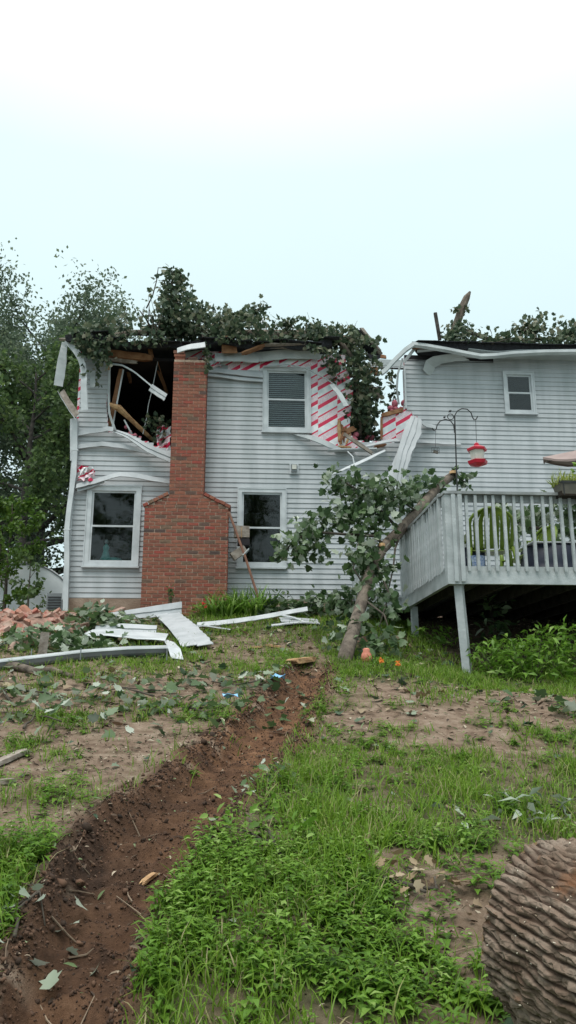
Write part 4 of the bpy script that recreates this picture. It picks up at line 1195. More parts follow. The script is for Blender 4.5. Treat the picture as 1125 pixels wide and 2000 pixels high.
# outdoor air conditioner by the corner
p = at(108, 1198, 16.6); ac = empty('air_conditioner', (p.x, 16.6, gz(p.x, 16.6)))
tag(ac, 'small grey air conditioner unit at the left house corner', 'air conditioner')
z0 = gz(p.x, 16.6)
under(ac, MB().bounds(p.x - .16, p.x + .16, 16.45, 16.8, z0 - .02, z0 + .42).build('cabinet', M_METALBOX))
for k in range(6): under(ac, MB().bounds(p.x - .13, p.x + .13, 16.435, 16.449, z0 + .05 + k * .055, z0 + .075 + k * .055).build('louvre', M_IRON))

# ================================================================== FALLEN TREE ON THE ROOF
def branch_leaves(bag, pts, n, spread, size, seed, droop=.2, shape=LOBED, tmean=.45, tsd=.22):
    rng = np.random.default_rng(seed)
    P_ = np.array([list(p) for p in pts]); seg = np.linalg.norm(np.diff(P_, axis=0), axis=1); c = np.concatenate([[0], np.cumsum(seg)])
    s = rng.random(n) * c[-1]
    pos = np.stack([np.interp(s, c, P_[:, i]) for i in range(3)], 1)
    # gather in sprays
    k = max(3, n // 11)
    cen = rng.normal(size=(k, 3)) * spread
    pos = pos + cen[rng.integers(0, k, n)] * .8 + rng.normal(size=(n, 3)) * spread * .33
    tint = np.clip(np.where(rng.random(n) < .22, rng.normal(.86, .1, n), rng.normal(tmean, tsd, n)), 0, 1)
    bag.add(*leaf_cloud(shape, pos, rng.uniform(.6, 1.1, n) * size * .86, tint, droop, rng))
    return pos
OUT_L = [(150, 668), (180, 655), (205, 640), (235, 628), (262, 618), (285, 606), (300, 590), (312, 566), (322, 545), (335, 540), (352, 548), (362, 575), (380, 598), (398, 612), (415, 616), (440, 622), (470, 628), (500, 632), (540, 640), (570, 640), (600, 636), (640, 648), (680, 662), (735, 690)]
def roof_mass(name, label, outline, n, Yc, y0, y1, seed, parts, size=.14, low=None):
    rng = np.random.default_rng(seed)
    X = np.array([at(px, py, Yc).x for px, py in outline]); Z = np.array([at(px, py, Yc).z for px, py in outline])
    root = empty(name, (float(X.mean()), Yc, ZE)); tag(root, label, 'tree', 'storm felled trees')
    m = n * 3
    hgt = lambda x: np.interp(x, X, Z)
    x = rng.uniform(X.min(), X.max(), m); y = y0 + (y1 - y0) * rng.beta(1.2, 1.6, m)
    base = ZE + SL * (y - YE)
    top = np.maximum(hgt(x) - .25 * (1 - np.exp(-((y - Yc) / .7) ** 2)) , base + .12) + .30 * (vnoise(x * 3.2, y * 3.2 + 7) - .5)
    z = base + .02 + (top - base) * rng.random(m) ** .85
    dens = vnoise(x * 2.3 + z * 1.9, y * 2.0 + z * 2.2) * .7 + .3 * vnoise(x * 6, z * 6 + y)
    keep = dens > .42 + .10 * (z - base)
    p = np.stack([x, y, z], 1)[keep][:n]
    bag = Bag(); nn = len(p)
    tint = np.clip(np.where(rng.random(nn) < .25, rng.normal(.85, .1, nn), rng.normal(.45, .2, nn)), 0, 1)
    bag.add(*leaf_cloud(LOBED, p, rng.uniform(.6, 1.2, nn) * size, tint, .15, rng))
    return root, bag
rt, rb = roof_mass('fallen_tree', 'big fallen tree crown lying across the left roof', OUT_L, 3900, 16.0, 15.05, 18.2, 5, None, .115)
# trunk and limbs through that mass
lim = [([(690, 668, 15.9), (600, 655, 16.4), (500, 652, 16.6), (380, 650, 16.7), (260, 650, 16.4), (170, 664, 15.7)], .13),
       ([(360, 648, 16.6), (345, 600, 16.2), (335, 560, 16.0), (338, 535, 16.0)], .05),
       ([(430, 650, 16.4), (480, 622, 16.1), (505, 604, 16.0), (530, 599, 16.0)], .05),
       ([(300, 652, 16.3), (285, 622, 16.0), (272, 606, 16.0)], .03),
       ([(230, 655, 15.8), (205, 680, 15.3), (190, 720, 15.25)], .03),
       ([(395, 650, 16.0), (400, 680, 15.2), (410, 720, 15.1)], .025),
       ([(660, 660, 15.8), (690, 700, 15.5), (700, 780, 15.6), (705, 850, 15.7)], .05)]
for i, (pl, r0) in enumerate(lim):
    pts = [at(*q) for q in pl]
    o = MB().tube(pts, [r0 * (1 - .6 * k / (len(pts) - 1)) for k in range(len(pts))], 8, wob=.08).build('trunk' if i == 0 else 'limb', M_BARK if i == 0 else M_TWIG, None, True); under(rt, o)
# long bent whip and fine twigs against the sky
for pl, r0 in (([(286, 602, 16.0), (298, 578, 16.0), (306, 548, 16.0), (309, 523, 16.0), (332, 524, 16.0)], .017), ([(308, 535, 16.0), (324, 537, 16.0)], .008), ([(304, 563, 16.0), (318, 560, 16.0)], .009), ([(352, 545, 16.0), (362, 568, 16.0), (370, 590, 16.0)], .010),
               ([(388, 606, 16.0), (418, 609, 16.0), (435, 618, 16.0)], .010), ([(510, 600, 16.0), (522, 592, 16.0), (508, 588, 16.0)], .008),
               ([(676, 655, 15.8), (686, 646, 15.8), (695, 635, 15.8)], .008), ([(682, 640, 15.8), (676, 628, 15.8)], .005), ([(690, 642, 15.8), (698, 626, 15.8)], .005), ([(225, 640, 16.0), (248, 610, 16.0), (243, 600, 16.0)], .010), ([(596, 640, 16), (604, 622, 16), (600, 610, 16)], .006)):
    pts = [at(*q) for q in pl]
    under(rt, MB().tube(pts, [r0 * (1 - .5 * k / (len(pts) - 1)) for k in range(len(pts))], 5).build('twig', M_TWIG, None, True))
tr_ = random.Random(9); tw2 = MB()
for k in range(70):
    px = tr_.uniform(190, 680) if k < 50 else tr_.uniform(880, 1120)
    py0 = 655; top = np.interp(px, [q[0] for q in OUT_L], [q[1] for q in OUT_L]) if k < 50 else 645
    Y = tr_.uniform(15.6, 16.8)
    a_ = at(px, tr_.uniform(635, 662), Y); b_ = at(px + tr_.uniform(-26, 26), top + tr_.uniform(-12, 14), Y + tr_.uniform(-.2, .2)); m_ = a_.lerp(b_, .5) + Vector((tr_.uniform(-.06, .06), 0, tr_.uniform(-.02, .05)))
    tw2.tube([a_, m_, b_], [.012, .008, .004], 5, cap=False)
tw2o = tw2.build('fine_twigs', M_TWIG, None, True); tw2o['kind'] = 'stuff'; under(rt, tw2o)
# dense dark peak, side spray and the clumps hanging over the eave
for pl, n, sp, sz in (([(330, 640, 16.2), (338, 600, 16.1), (336, 570, 16.0), (340, 540, 16.0)], 330, .19, .15), ([(300, 640, 16.2), (385, 640, 16.3)], 420, .22, .15), ([(355, 600, 16), (388, 605, 16), (400, 620, 16)], 130, .14, .14), ([(340, 536, 16), (362, 548, 16)], 60, .10, .14),
                      ([(415, 620, 16), (480, 620, 16.1), (505, 603, 16), (512, 598, 16)], 240, .12, .14), ([(545, 640, 16), (570, 636, 16)], 90, .09, .13), ([(598, 645, 16), (640, 650, 16), (680, 665, 15.8)], 230, .13, .13),
                      ([(160, 672, 15.2), (190, 690, 15.15), (205, 708, 15.2)], 210, .11, .13), ([(182, 722, 15.25), (190, 760, 15.3)], 26, .08, .12), ([(404, 672, 15.1), (408, 700, 15.05), (410, 724, 15.05)], 60, .045, .11),
                      ([(690, 690, 15.5), (700, 730, 15.5), (712, 760, 15.5), (700, 800, 15.6), (720, 830, 15.8)], 620, .22, .14), ([(660, 700, 15.4), (640, 720, 15.4), (655, 735, 15.35)], 90, .09, .13), ([(722, 700, 15.8), (738, 740, 15.9), (735, 800, 15.9)], 130, .12, .13), ([(765, 800, 16.3), (774, 770, 16.3), (768, 730, 16.3)], 60, .10, .12),
                      ([(690, 830, 15.9), (730, 850, 16.0)], 160, .16, .13), ([(290, 830, 15.7), (325, 826, 15.7)], 100, .10, .11), ([(300, 845, 15.6), (320, 850, 15.6)], 40, .06, .10)):
    branch_leaves(rb, [at(*q) for q in pl], int(n * 1.15), sp, sz, 100 + n, tmean=.42)
for pl, n, sp, sz in (([(140, 664, 15.1), (200, 668, 15.05), (260, 668, 15.05), (330, 668, 15.05)], 190, .06, .12), ([(420, 664, 15.1), (560, 664, 15.1)], 120, .05, .11), ([(600, 672, 15.1), (650, 690, 15.1)], 60, .06, .11), ([(950, 680, 15.05), (1125, 676, 15.05)], 0, .04, .10)):
    if n: branch_leaves(rb, [at(*q) for q in pl], n, sp, sz, 700 + n, tmean=.5)
# the dense bundle that fills the gap is shaded by more leaves behind it
branch_leaves(rb, [at(*q) for q in [(690, 720, 16.4), (715, 780, 16.5), (705, 840, 16.6)]], 260, .3, .17, 977, tmean=.3)
lv = rb.build('leaves', L_ROOF); lv['kind'] = 'stuff'; under(rt, lv)
# second crown, on the right wing
OUT_R = [(865, 655), (880, 640), (900, 640), (925, 655), (945, 662), (975, 658), (1000, 646), (1012, 632), (1030, 628), (1062, 628), (1080, 645), (1100, 640), (1125, 630), (1160, 640), (1230, 640)]
rt2, rb2 = roof_mass('fallen_tree', 'leafy broken branches lying across the right wing roof', OUT_R, 1500, 15.9, 15.05, 17.6, 9, None, .105)
for pl, r0 in (([(890, 640, 16.3), (960, 664, 16.2), (1060, 662, 16.2), (1180, 655, 16.0)], .06), ([(940, 668, 15.4), (1010, 674, 15.3), (1100, 676, 15.2)], .03), ([(1000, 672, 15.5), (1030, 640, 15.8), (1035, 628, 15.9)], .02), ([(960, 672, 15.2), (1000, 660, 15.3), (1050, 668, 15.3)], .015)):
    pts = [at(*q) for q in pl]; under(rt2, MB().tube(pts, [r0 * (1 - .6 * k / (len(pts) - 1)) for k in range(len(pts))], 7, wob=.06).build('limb', M_TWIG, None, True))
for pl, n, sp, sz in (([(1010, 650, 15.9), (1060, 640, 15.9)], 200, .13, .14), ([(870, 660, 15.9), (915, 662, 15.9)], 150, .11, .13), ([(960, 668, 15.6), (1125, 668, 15.6)], 260, .10, .12), ([(1090, 655, 15.9), (1140, 645, 15.9)], 150, .13, .14)):
    branch_leaves(rb2, [at(*q) for q in pl], n, sp, sz, 300 + n, tmean=.52)
lv = rb2.build('leaves', L_ROOF); lv['kind'] = 'stuff'; under(rt2, lv)
# snapped stem standing up on the roof
sp_ = empty('snapped_trunk', at(888, 650, 16.2)); tag(sp_, 'snapped tree stem standing upright on the right roof', 'tree stem')
sb = MB().tube([at(884, 652, 16.2), at(894, 628, 16.15), at(903, 600, 16.1), (at(912, 580, 16.1)), at(918, 570, 16.1)], [.10, .095, .085, .075, .025], 9, wob=.10)
under(sp_, sb.build('stem', M_BARK))
bb = Bag(); branch_leaves(bb, [at(885, 606, 16.0), at(890, 604, 16.0)], 14, .06, .12, 811); branch_leaves(bb, [at(908, 600, 16.0), at(914, 606, 16.0)], 16, .06, .12, 812)
branch_leaves(bb, [at(880, 640, 16.0), at(905, 655, 16.0)], 90, .12, .12, 813)
lv = bb.build('leaves', L_ROOF); lv['kind'] = 'stuff'; under(sp_, lv)
pl_ = MB().beam(at(859, 664, 16.0), at(850, 611, 16.0), .05, .07).build('broken_plank', M_TRUNK); tag(pl_, 'dark splintered plank sticking up from the right roof', 'plank')
# roof vent cap
vt = empty('roof_vent', at(505, 652, 16.8)); tag(vt, 'rounded grey roof vent among the leaves', 'vent')
p = at(508, 650, 16.8)
under(vt, MB().lathe([(.14, 0), (.15, .25), (.12, .33), (.05, .37), (.001, .375)], p, 14).build('hood', M_WHITECLOTH, None, True))
under(vt, MB().lathe([(.09, -.5), (.09, .02)], p, 12).build('pipe', M_METALBOX, None, True))

# ================================================================== TREE LEANING ON THE DECK
lt = empty('leaning_tree', G(675, 1292)); tag(lt, 'broken young tree leaning from the lawn onto the deck railing', 'tree', 'storm felled trees')
g0 = G(675, 1292)
tpx = [(700, 1200, 10.7), (722, 1120, 11.2), (746, 1072, 11.6), (780, 1038, 12.1), (815, 998, 12.5), (858, 948, 13.0), (888, 926, 13.25)]
TP = [g0 + Vector((-.03, 0, -.08)), g0 + Vector((.03, .1, .12))] + [at(*q) for q in tpx]
tr = MB().tube(TP, [.105, .094, .086, .082, .088, .084, .080, .078, .070], 12, wob=.05)
under(lt, tr.build('trunk', M_BARK, None, True))
for q, r_ in (((752, 1066, 11.55), .045), ((889, 925, 13.2), .06)):
    p = at(*q); under(lt, MB().lathe([(.001, .03), (r_, .02), (r_ * 1.05, -.03)], p + Vector((-.06, -.08, 0)), 10).build('torn_wood', M_PALEWOOD, None, True))
brs = [([(752, 1066, 11.6), (731, 1047, 11.6), (680, 1044, 11.5), (604, 1038, 11.4), (570, 1060, 11.3), (555, 1082, 11.3)], .028),
       ([(775, 1030, 12.0), (745, 998, 12.0), (700, 958, 11.8), (662, 935, 11.7)], .026),
       ([(790, 1025, 12.1), (772, 1070, 11.7), (768, 1110, 11.4), (756, 1165, 11.1)], .022),
       ([(815, 1000, 12.4), (780, 975, 12.3), (740, 985, 12.1)], .02),
       ([(735, 1100, 11.3), (760, 1160, 10.9), (740, 1225, 10.5)], .018),
       ([(710, 1170, 10.9), (750, 1200, 10.5), (762, 1235, 10.3)], .018),
       ([(715, 1150, 11.0), (690, 1110, 11.0), (700, 1060, 11.1)], .016),
       ([(885, 930, 13.2), (900, 936, 13.2), (912, 945, 13.2)], .014)]
for pl, r0 in brs:
    pts = [at(*q) for q in pl]; under(lt, MB().tube(pts, [r0 * (1 - .65 * k / (len(pts) - 1)) for k in range(len(pts))], 7).build('branch', M_TWIG, None, True))
clus = [((652, 936, 11.7), 34, .10), ((662, 958, 11.7), 22, .09), ((690, 950, 11.8), 46, .13), ((705, 978, 11.8), 70, .15), ((680, 1000, 11.7), 50, .13), ((655, 1018, 11.6), 46, .12), ((625, 1025, 11.5), 50, .12), ((600, 1040, 11.4), 44, .11), ((612, 1066, 11.4), 46, .12), ((572, 1062, 11.3), 40, .11), ((556, 1082, 11.3), 26, .09), ((585, 1085, 11.3), 16, .07),
        ((730, 975, 12.0), 90, .17), ((760, 965, 12.1), 90, .17), ((790, 972, 12.3), 80, .16), ((735, 1010, 11.9), 80, .16), ((700, 1030, 11.6), 50, .13), ((718, 1062, 11.4), 50, .13), ((705, 1098, 11.2), 60, .12), ((745, 1110, 11.2), 60, .13), ((738, 1150, 11.0), 46, .13), ((765, 1190, 10.8), 36, .12), ((730, 1185, 11.0), 30, .11),
        ((700, 1225, 10.6), 30, .10), ((675, 1240, 10.4), 24, .09), ((752, 1245, 10.3), 40, .12), ((820, 960, 12.8), 40, .12), ((845, 945, 12.9), 30, .10), ((895, 932, 13.2), 26, .08), ((912, 938, 13.2), 14, .06), ((650, 1190, 12.5), 30, .16), ((690, 1200, 12.3), 30, .16)]
rest = Bag(); lead = []
rngl = np.random.default_rng(77)
for (q, n, sp) in clus:
    c = np.array(list(at(*q))); n = int(n * 1.25)
    pos = c + rngl.normal(size=(n, 3)) * np.array([sp, sp * .9, sp])
    pos[:, 2] = np.maximum(pos[:, 2], gh(pos[:, 0], pos[:, 1]) + .03)
    lead.append(pos)
lead = np.concatenate(lead)
nr = rngl.normal(size=(len(lead), 3)); nr[:, 2] = np.abs(nr[:, 2]) * .7 + .15
FR = frames(nr, rngl.uniform(0, 6.28, len(lead))); SZ = rngl.uniform(.075, .145, len(lead)); TI = np.clip(np.where(rngl.random(len(lead)) < .28, rngl.normal(.82, .10, len(lead)), rngl.normal(.36, .16, len(lead))), 0, 1)
order = np.argsort(lead[:, 1] - .3 * SZ)
single = order[:290]; other = order[290:]
rest.add(*scatter(*LOBED, lead[other], FR[other], SZ[other], TI[other]))
lv = rest.build('leaves', L_MAPLE); lv['kind'] = 'stuff'; under(lt, lv)
leafmeshes = []
for k in range(10):
    me = np_mesh('leaf', LOBED[0], LOBED[1], np.full(len(LOBED[1]), .12 + .085 * k)); me.materials.append(L_MAPLE); leafmeshes.append(me)
for i in single:
    o = bpy.data.objects.new('leaf', leafmeshes[min(9, int(TI[i] * 10))]); COL.objects.link(o)
    o.matrix_world = Matrix.Translation(Vector(lead[i])) @ Matrix(FR[i].tolist()).to_4x4() @ Matrix.Scale(float(SZ[i]), 4)
    mw = o.matrix_world.copy(); o.parent = lt; o.matrix_parent_inverse = Matrix.Translation(lt.location).inverted(); o.matrix_basis = mw

# ================================================================== THINGS ON THE DECK
# shepherd's hook clamped to the rail
hk = empty('garden_hook', at(893, 958, 10.15)); tag(hk, 'black iron double shepherd hook with a bird ornament on the deck rail', 'plant hook')
HY = 10.15
def hp(px, py): return at(px, py, HY)
under(hk, MB().tube([hp(894, 985), hp(892, 930), hp(890, 870), hp(888, 812)], .010, 8).build('pole', M_IRON))
under(hk, MB().tube([hp(888, 830), hp(888, 812), hp(893, 803), hp(902, 798), hp(912, 799), hp(920, 806), hp(923, 815), hp(926, 820), hp(930, 819), hp(933, 813)], .008, 8).build('hook_arm', M_IRON))
under(hk, MB().tube([hp(888, 845), hp(886, 830), hp(880, 822), hp(870, 819), hp(860, 822), hp(854, 830), hp(852, 838), hp(848, 841), hp(844, 836)], .008, 8).build('hook_arm', M_IRON))
cr_ = hp(880, 814); under(hk, MB().tube([cr_ + Vector((.042 * math.cos(a * math.pi / 8), 0, .042 * math.sin(a * math.pi / 8))) for a in range(17)], .006, 6, cap=False).build('ring', M_IRON))
def bird(c, s):
    b = MB().lathe([(.001, -.5), (.22, -.35), (.34, 0), (.25, .3), (.14, .42), (.17, .55), (.12, .68), (.001, .74)], (0, 0, 0), 10)
    b.add([(-.1, 0, -.4), (.1, 0, -.4), (.06, .05, -.95), (-.06, .05, -.95)], [(0, 1, 2, 3)])
    b.v = [tuple(Euler((R(-35), R(50), 0)).to_matrix() @ Vector(v) * s + Vector(c)) for v in b.v]
    o = b.build('bird_ornament', M_IRON, None, True); under(hk, o)
bird(hp(879, 803), .055); bird(hp(868, 815), .045)
# red feeder
fd = empty('bird_feeder', hp(932, 908)); tag(fd, 'red bird feeder with clear sides hanging from the hook', 'bird feeder')
c = hp(932, 888)
fz = lambda py: hp(932, py).z
def hexl(prof, name, m): 
    b = MB().lathe(prof, (c.x, c.y, 0), 6); b.f.append(tuple(range(len(b.v) - 6, len(b.v)))); b.f.append(tuple(reversed(range(6)))); o = b.build(name, m); under(fd, o)
hexl([(.135, fz(881)), (.14, fz(877)), (.05, fz(871)), (.035, fz(870)), (.035, fz(867)), (.02, fz(865))], 'roof', M_RED)
hexl([(.085, fz(900)), (.105, fz(881))], 'clear_hopper', M_CLEAR)
hexl([(.03, fz(901)), (.03, fz(880))], 'seed_tube', mat('seed', (.25, .11, .08), (.18, .08, .06), 30, .9))
hexl([(.04, fz(911)), (.125, fz(907)), (.14, fz(901)), (.125, fz(900)), (.03, fz(899))], 'tray', M_RED)
under(fd, MB().tube([(c.x, c.y, fz(865)), (hp(929, 820).x, HY, hp(929, 820).z)], .0035, 5).build('wire', M_IRON))
# wire suet cage on the left arm
sc_ = empty('suet_feeder', hp(850, 884)); tag(sc_, 'small wire suet cage hanging from the hook beside the red feeder', 'bird feeder')
a0, a1 = hp(843, 874), hp(858, 885)
for k in range(6):
    x = a0.x + (a1.x - a0.x) * k / 5; under(sc_, MB().tube([(x, HY, a0.z), (x, HY, a1.z)], .003, 5).build('bar', M_IRON))
for z in (a0.z, (a0.z + a1.z) / 2, a1.z): under(sc_, MB().tube([(a0.x, HY, z), (a1.x, HY, z)], .003, 5).build('bar', M_IRON))
under(sc_, MB().box(((a0.x + a1.x) / 2 + .01, HY + .02, a1.z + .02), (.06, .03, .03), Euler((0, .3, 0))).build('suet', M_GREYWOOD))
under(sc_, MB().tube([((a0.x + a1.x) / 2, HY, a0.z), hp(851, 840)], .0025, 5).build('wire', M_IRON))
# green plastic chairs
def chair(px, Y, rz, label, tip=0):
    p = at(px, 1100, Y); o = empty('patio_chair', (p.x, Y, DZT - .029)); tag(o, label, 'chair', 'green plastic chairs on the deck')
    def add(b, n):
        q = b.build(n, M_GREENP, o, True); return q
    rows_ = []
    for i in range(9):
        t = i / 8; r_ = []
        for j in range(9):
            s = j / 8 * 2 - 1
            w = .25 * math.sqrt(max(.02, 1 - (max(0, t - .62) / .40) ** 2)) if t > .62 else .235 + .02 * t
            r_.append((s * w, .20 + .20 * t + .05 * s * s * -1, .40 + .62 * t))
        rows_.append(r_)
    # back: arched rim with upright slats
    rim = MB().tube([rows_[i][0] for i in range(9)] + rows_[8][1:8] + [rows_[8 - i][8] for i in range(9)], .022, 7); add(rim, 'back_rim')
    for j in (1, 2, 3, 4, 5, 6, 7):
        cpts = [rows_[i][j] for i in range(9)]
        q = MB().sheet([[Vector(c_) + Vector((-.024, 0, 0)), Vector(c_) + Vector((.024, 0, 0))] for c_ in cpts], .012); add(q, 'back_slat')
    add(MB().sheet([[(-.25 + .5 * i / 6, -.26 + .46 * j / 6, .42 - .02 * math.sin(math.pi * i / 6) - .03 * j / 6) for j in range(7)] for i in range(7)], .018), 'seat')
    for s in (-1, 1):
        add(MB().sheet([[(s * .27 - .03, -.26 + .5 * k / 5, .63 + .01 * math.sin(k)), (s * .27 + .03, -.26 + .5 * k / 5, .63)] for k in range(6)], .02), 'armrest')
        add(MB().tube([(s * .27, -.24, .63), (s * .26, -.24, .42), (s * .29, -.27, 0)], [.026, .03, .022], 7), 'leg')
        add(MB().tube([(s * .25, .2, .42), (s * .28, .30, 0)], [.03, .022], 7), 'leg')
    o.rotation_euler = (tip, 0, rz); o.scale = (1.18, 1.05, .86)
    return o
chair(958, 10.75, R(170), 'green plastic chair, back towards the railing, nearest the deck corner')
chair(1033, 11.35, R(-75), 'second green plastic chair, set sideways behind the railing')
chair(1150, 11.6, R(200), 'green plastic chair at the right edge beyond the dark grill cover')
# dark covered table and grill
p = at(1085, 1100, 11.0)
tb_ = empty('covered_table', (p.x, 11.0, DZT - .029)); tag(tb_, 'low table under a dark navy cover behind the pickets', 'table')
b = MB(); rows_ = []
for i, (w, d, z) in enumerate(((.02, .02, .46), (.42, .30, .46), (.45, .33, .43), (.46, .34, .2), (.49, .37, .01))):
    rows_.append([(p.x + w * math.cos(a) * (1.25 if abs(math.cos(a)) > .6 and abs(math.sin(a)) > .6 else 1), 11.0 + d * math.sin(a) * (1.2 if abs(math.cos(a)) > .6 and abs(math.sin(a)) > .6 else 1), DZT - .029 + z + .006 * math.sin(a * 9)) for a in [2 * math.pi * k / 24 for k in range(25)]])
under(tb_, MB().sheet(rows_, .01).build('cover', M_NAVY, None, True))
under(tb_, MB().bounds(p.x - .45, p.x + .5, 10.66, 11.34, DZT + .44, DZT + .455).build('top_edge', M_TRIM))
p = at(930, 1100, 10.6)
cl = MB().lathe([(.10, 0), (.11, .02), (.12, .22), (.125, .24), (.10, .24), (.09, .03), (.001, .03)], (p.x, 10.6, DZT - .029), 16).build('pail', mat('speckled_pail', (.50, .58, .66), (.10, .18, .42), 40, .4)); tag(cl, 'white and blue speckled pail at the deck corner', 'pail')
p = at(921, 1060, 10.9)
bx_ = empty('cooler', (p.x, 10.9, DZT - .029)); tag(bx_, 'dark cooler with a pale lid half hidden by the deck corner post', 'cooler')
under(bx_, MB().bounds(p.x - .16, p.x + .12, 10.7, 11.1, DZT - .028, DZT + .36).build('body', M_NAVY)); under(bx_, MB().bounds(p.x - .17, p.x + .13, 10.69, 11.11, DZT + .361, DZT + .41).build('lid', M_TRIM))
# leaves that fell on the deck behind the railing
dkb = empty('fallen_bough', at(1060, 1010, 12.6)); tag(dkb, 'leafy bough fallen on the deck behind the chairs', 'branch', 'storm felled boughs')
fb = Bag()
for q, n, sp in (((1000, 1020, 12.4), 120, .18), ((1060, 1010, 12.6), 170, .22), ((1110, 1010, 12.4), 160, .22), ((1090, 1050, 12.2), 110, .2), ((975, 1000, 12.8), 60, .14), ((1150, 1020, 12.3), 120, .22)):
    branch_leaves(fb, [at(*q), at(q[0] + 8, q[1] + 4, q[2])], n, sp, .15, 500 + n, tmean=.55)
lv = fb.build('leaves', L_MAPLE); lv['kind'] = 'stuff'; under(dkb, lv)
under(dkb, MB().tube([at(960, 1000, 12.8), at(1040, 1030, 12.5), at(1120, 1040, 12.3), at(1200, 1060, 12.2)], [.02, .035, .04, .05], 7).build('limb', M_TWIG, None, True))
# bench behind
p = at(1040, 1040, 13.4)
# planter on the rail
pb = empty('planter_box', at(1110, 970, 9.95)); tag(pb, 'dark planter box of yellow green plants on the deck rail', 'planter')
q0, q1 = at(1086, 945, 9.9), at(1092, 971, 9.9)
xx0, xx1 = q0.x, q0.x + .95
b = MB(); rows_ = [[(xx0, 9.78, q0.z), (xx1, 9.78, q0.z), (xx1, 10.02, q0.z), (xx0, 10.02, q0.z), (xx0, 9.78, q0.z)], [(xx0 + .04, 9.81, q1.z), (xx1 - .04, 9.81, q1.z), (xx1 - .04, 9.99, q1.z), (xx0 + .04, 9.99, q1.z), (xx0 + .04, 9.81, q1.z)]]
under(pb, MB().sheet(rows_, .012).build('box', M_PLANTER)); under(pb, MB().bounds(xx0 + .02, xx1 - .02, 9.8, 10.0, q1.z, q0.z - .02).build('soil', M_SOIL))
under(pb, MB().bounds(xx0 - .012, xx1 + .012, 9.768, 9.782, q0.z - .02, q0.z + .012).build('rim', M_IRON))
for x in (xx0 + .04, xx0 + .24, xx0 + .46, xx0 + .7): under(pb, MB().bounds(x, x + .012, 9.765, 9.775, q1.z, q0.z - .02).build('bracket', M_IRON))
n = 520; rg = np.random.default_rng(14)
pos = np.stack([rg.uniform(xx0 - .03, xx1, n), rg.uniform(9.78, 10.02, n), np.full(n, q0.z - .03)], 1)
nrm = rg.normal(size=(n, 3)) * .32 + np.array([0, 0, 1])
pb_b = Bag(); pb_b.add(*scatter(*BLADES[1], pos, frames(nrm, rg.uniform(0, 6.28, n)), np.stack([rg.uniform(.7, 1.2, n) * .55, rg.uniform(.1, .22, n), rg.uniform(.10, .24, n)], 1), rg.random(n)))
lv = pb_b.build('foliage', L_YELLOW); under(pb, lv)
pb_b = Bag(); pos = np.array([xx0 + .38, 9.9, q0.z + .14]) + rg.normal(size=(50, 3)) * np.array([.09, .05, .07]); pb_b.add(*leaf_cloud(OVAL, pos, rg.uniform(.05, .09, 50), rg.random(50))); under(pb, pb_b.build('broad_foliage', L_WEED))
# tilted patio umbrella
um = empty('patio_umbrella', at(1215, 1100, 11.2)); tag(um, 'tilted taupe canvas patio umbrella at the right edge above the planter', 'umbrella')
uc = at(1222, 886, 11.2); tilt = Euler((R(15), R(1), 0)).to_matrix()
rows_ = []
UA = [2 * math.pi * k / 8 + math.pi for k in range(9)]
def urim(t, k, f):
    p0 = Vector((math.cos(UA[k]), math.sin(UA[k]), 0)); p1 = Vector((math.cos(UA[(k + 1) % 9]), math.sin(UA[(k + 1) % 9]), 0))
    q = p0.lerp(p1, f) * t * 1.28; q.z = .20 - .30 * t - .05 * math.sin(math.pi * f) * t; return uc + tilt @ q
for i in range(7):
    rows_.append([urim(i / 6, k, f / 4) for k in range(8) for f in range(4)] + [urim(i / 6, 0, 0)])
under(um, MB().sheet(rows_, .006).build('canopy', M_UMBR))
vz = rows_[-1]
under(um, MB().sheet([vz, [p + Vector((0, 0, -.03)) for p in vz]], .005).build('valance', M_UMBR))
under(um, MB().tube([(uc.x, uc.y, DZT), uc + Vector((0, 0, .3))], .02, 8).build('pole', M_IRON))
for k in range(8):
    a = 2 * math.pi * k / 8 + .2; under(um, MB().tube([uc + tilt @ Vector((0, 0, .17)), uc + tilt @ Vector((1.24 * math.cos(UA[k]), 1.24 * math.sin(UA[k]), -.12))], .007, 5).build('rib', M_IRON))

# ================================================================== DEBRIS ON THE LAWN
def gp(px, py, up=.03): return G(px, py, up)
def scrap(name, label, pts, wid, m=M_TRIM, laps=1, th=.008, cat='siding scrap', group='siding and trim torn off onto the lawn'):
    o = strip(name, pts, wid, m, laps, th, None, .35); tag(o, label, cat, group); return o
# long fascia: top face, and channel below with its shadow painted as darker metal
fa = empty('fallen_fascia', gp(180, 1295, 0)); tag(fa, 'long white metal fascia lying on the lawn at the left edge', 'fascia', 'siding and trim torn off onto the lawn')
pts = [gp(-60, 1318, .10), gp(60, 1303, .105), gp(160, 1293, .11), gp(250, 1286, .11), gp(325, 1282, .10), gp(345, 1283, .08)]
rows_ = [[p + Vector((0, .15, .04)), p + Vector((0, .05, .025)), p + Vector((0, -.03, .0)), p + Vector((0, -.035, -.012))] for p in pts]
under(fa, MB().sheet(rows_, .008).build('face', M_ALU))
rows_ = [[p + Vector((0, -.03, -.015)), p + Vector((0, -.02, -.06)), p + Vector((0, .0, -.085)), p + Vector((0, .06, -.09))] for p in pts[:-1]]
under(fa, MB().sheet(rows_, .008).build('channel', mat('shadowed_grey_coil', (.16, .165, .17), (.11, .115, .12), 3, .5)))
rows_ = [[gp(318, 1262, .10), gp(326, 1282, .12), gp(334, 1292, .03)], [gp(340, 1270, .10), gp(352, 1284, .10), gp(358, 1292, .02)]]
under(fa, MB().sheet(rows_, .008).build('bent_end', M_TRIM))
for px in (62, 158, 326): p = gp(px, 1297, .1); under(fa, MB().box(p + Vector((0, -.05, 0)), (.012, .01, .14)).build('rivet_strap', M_METALBOX))
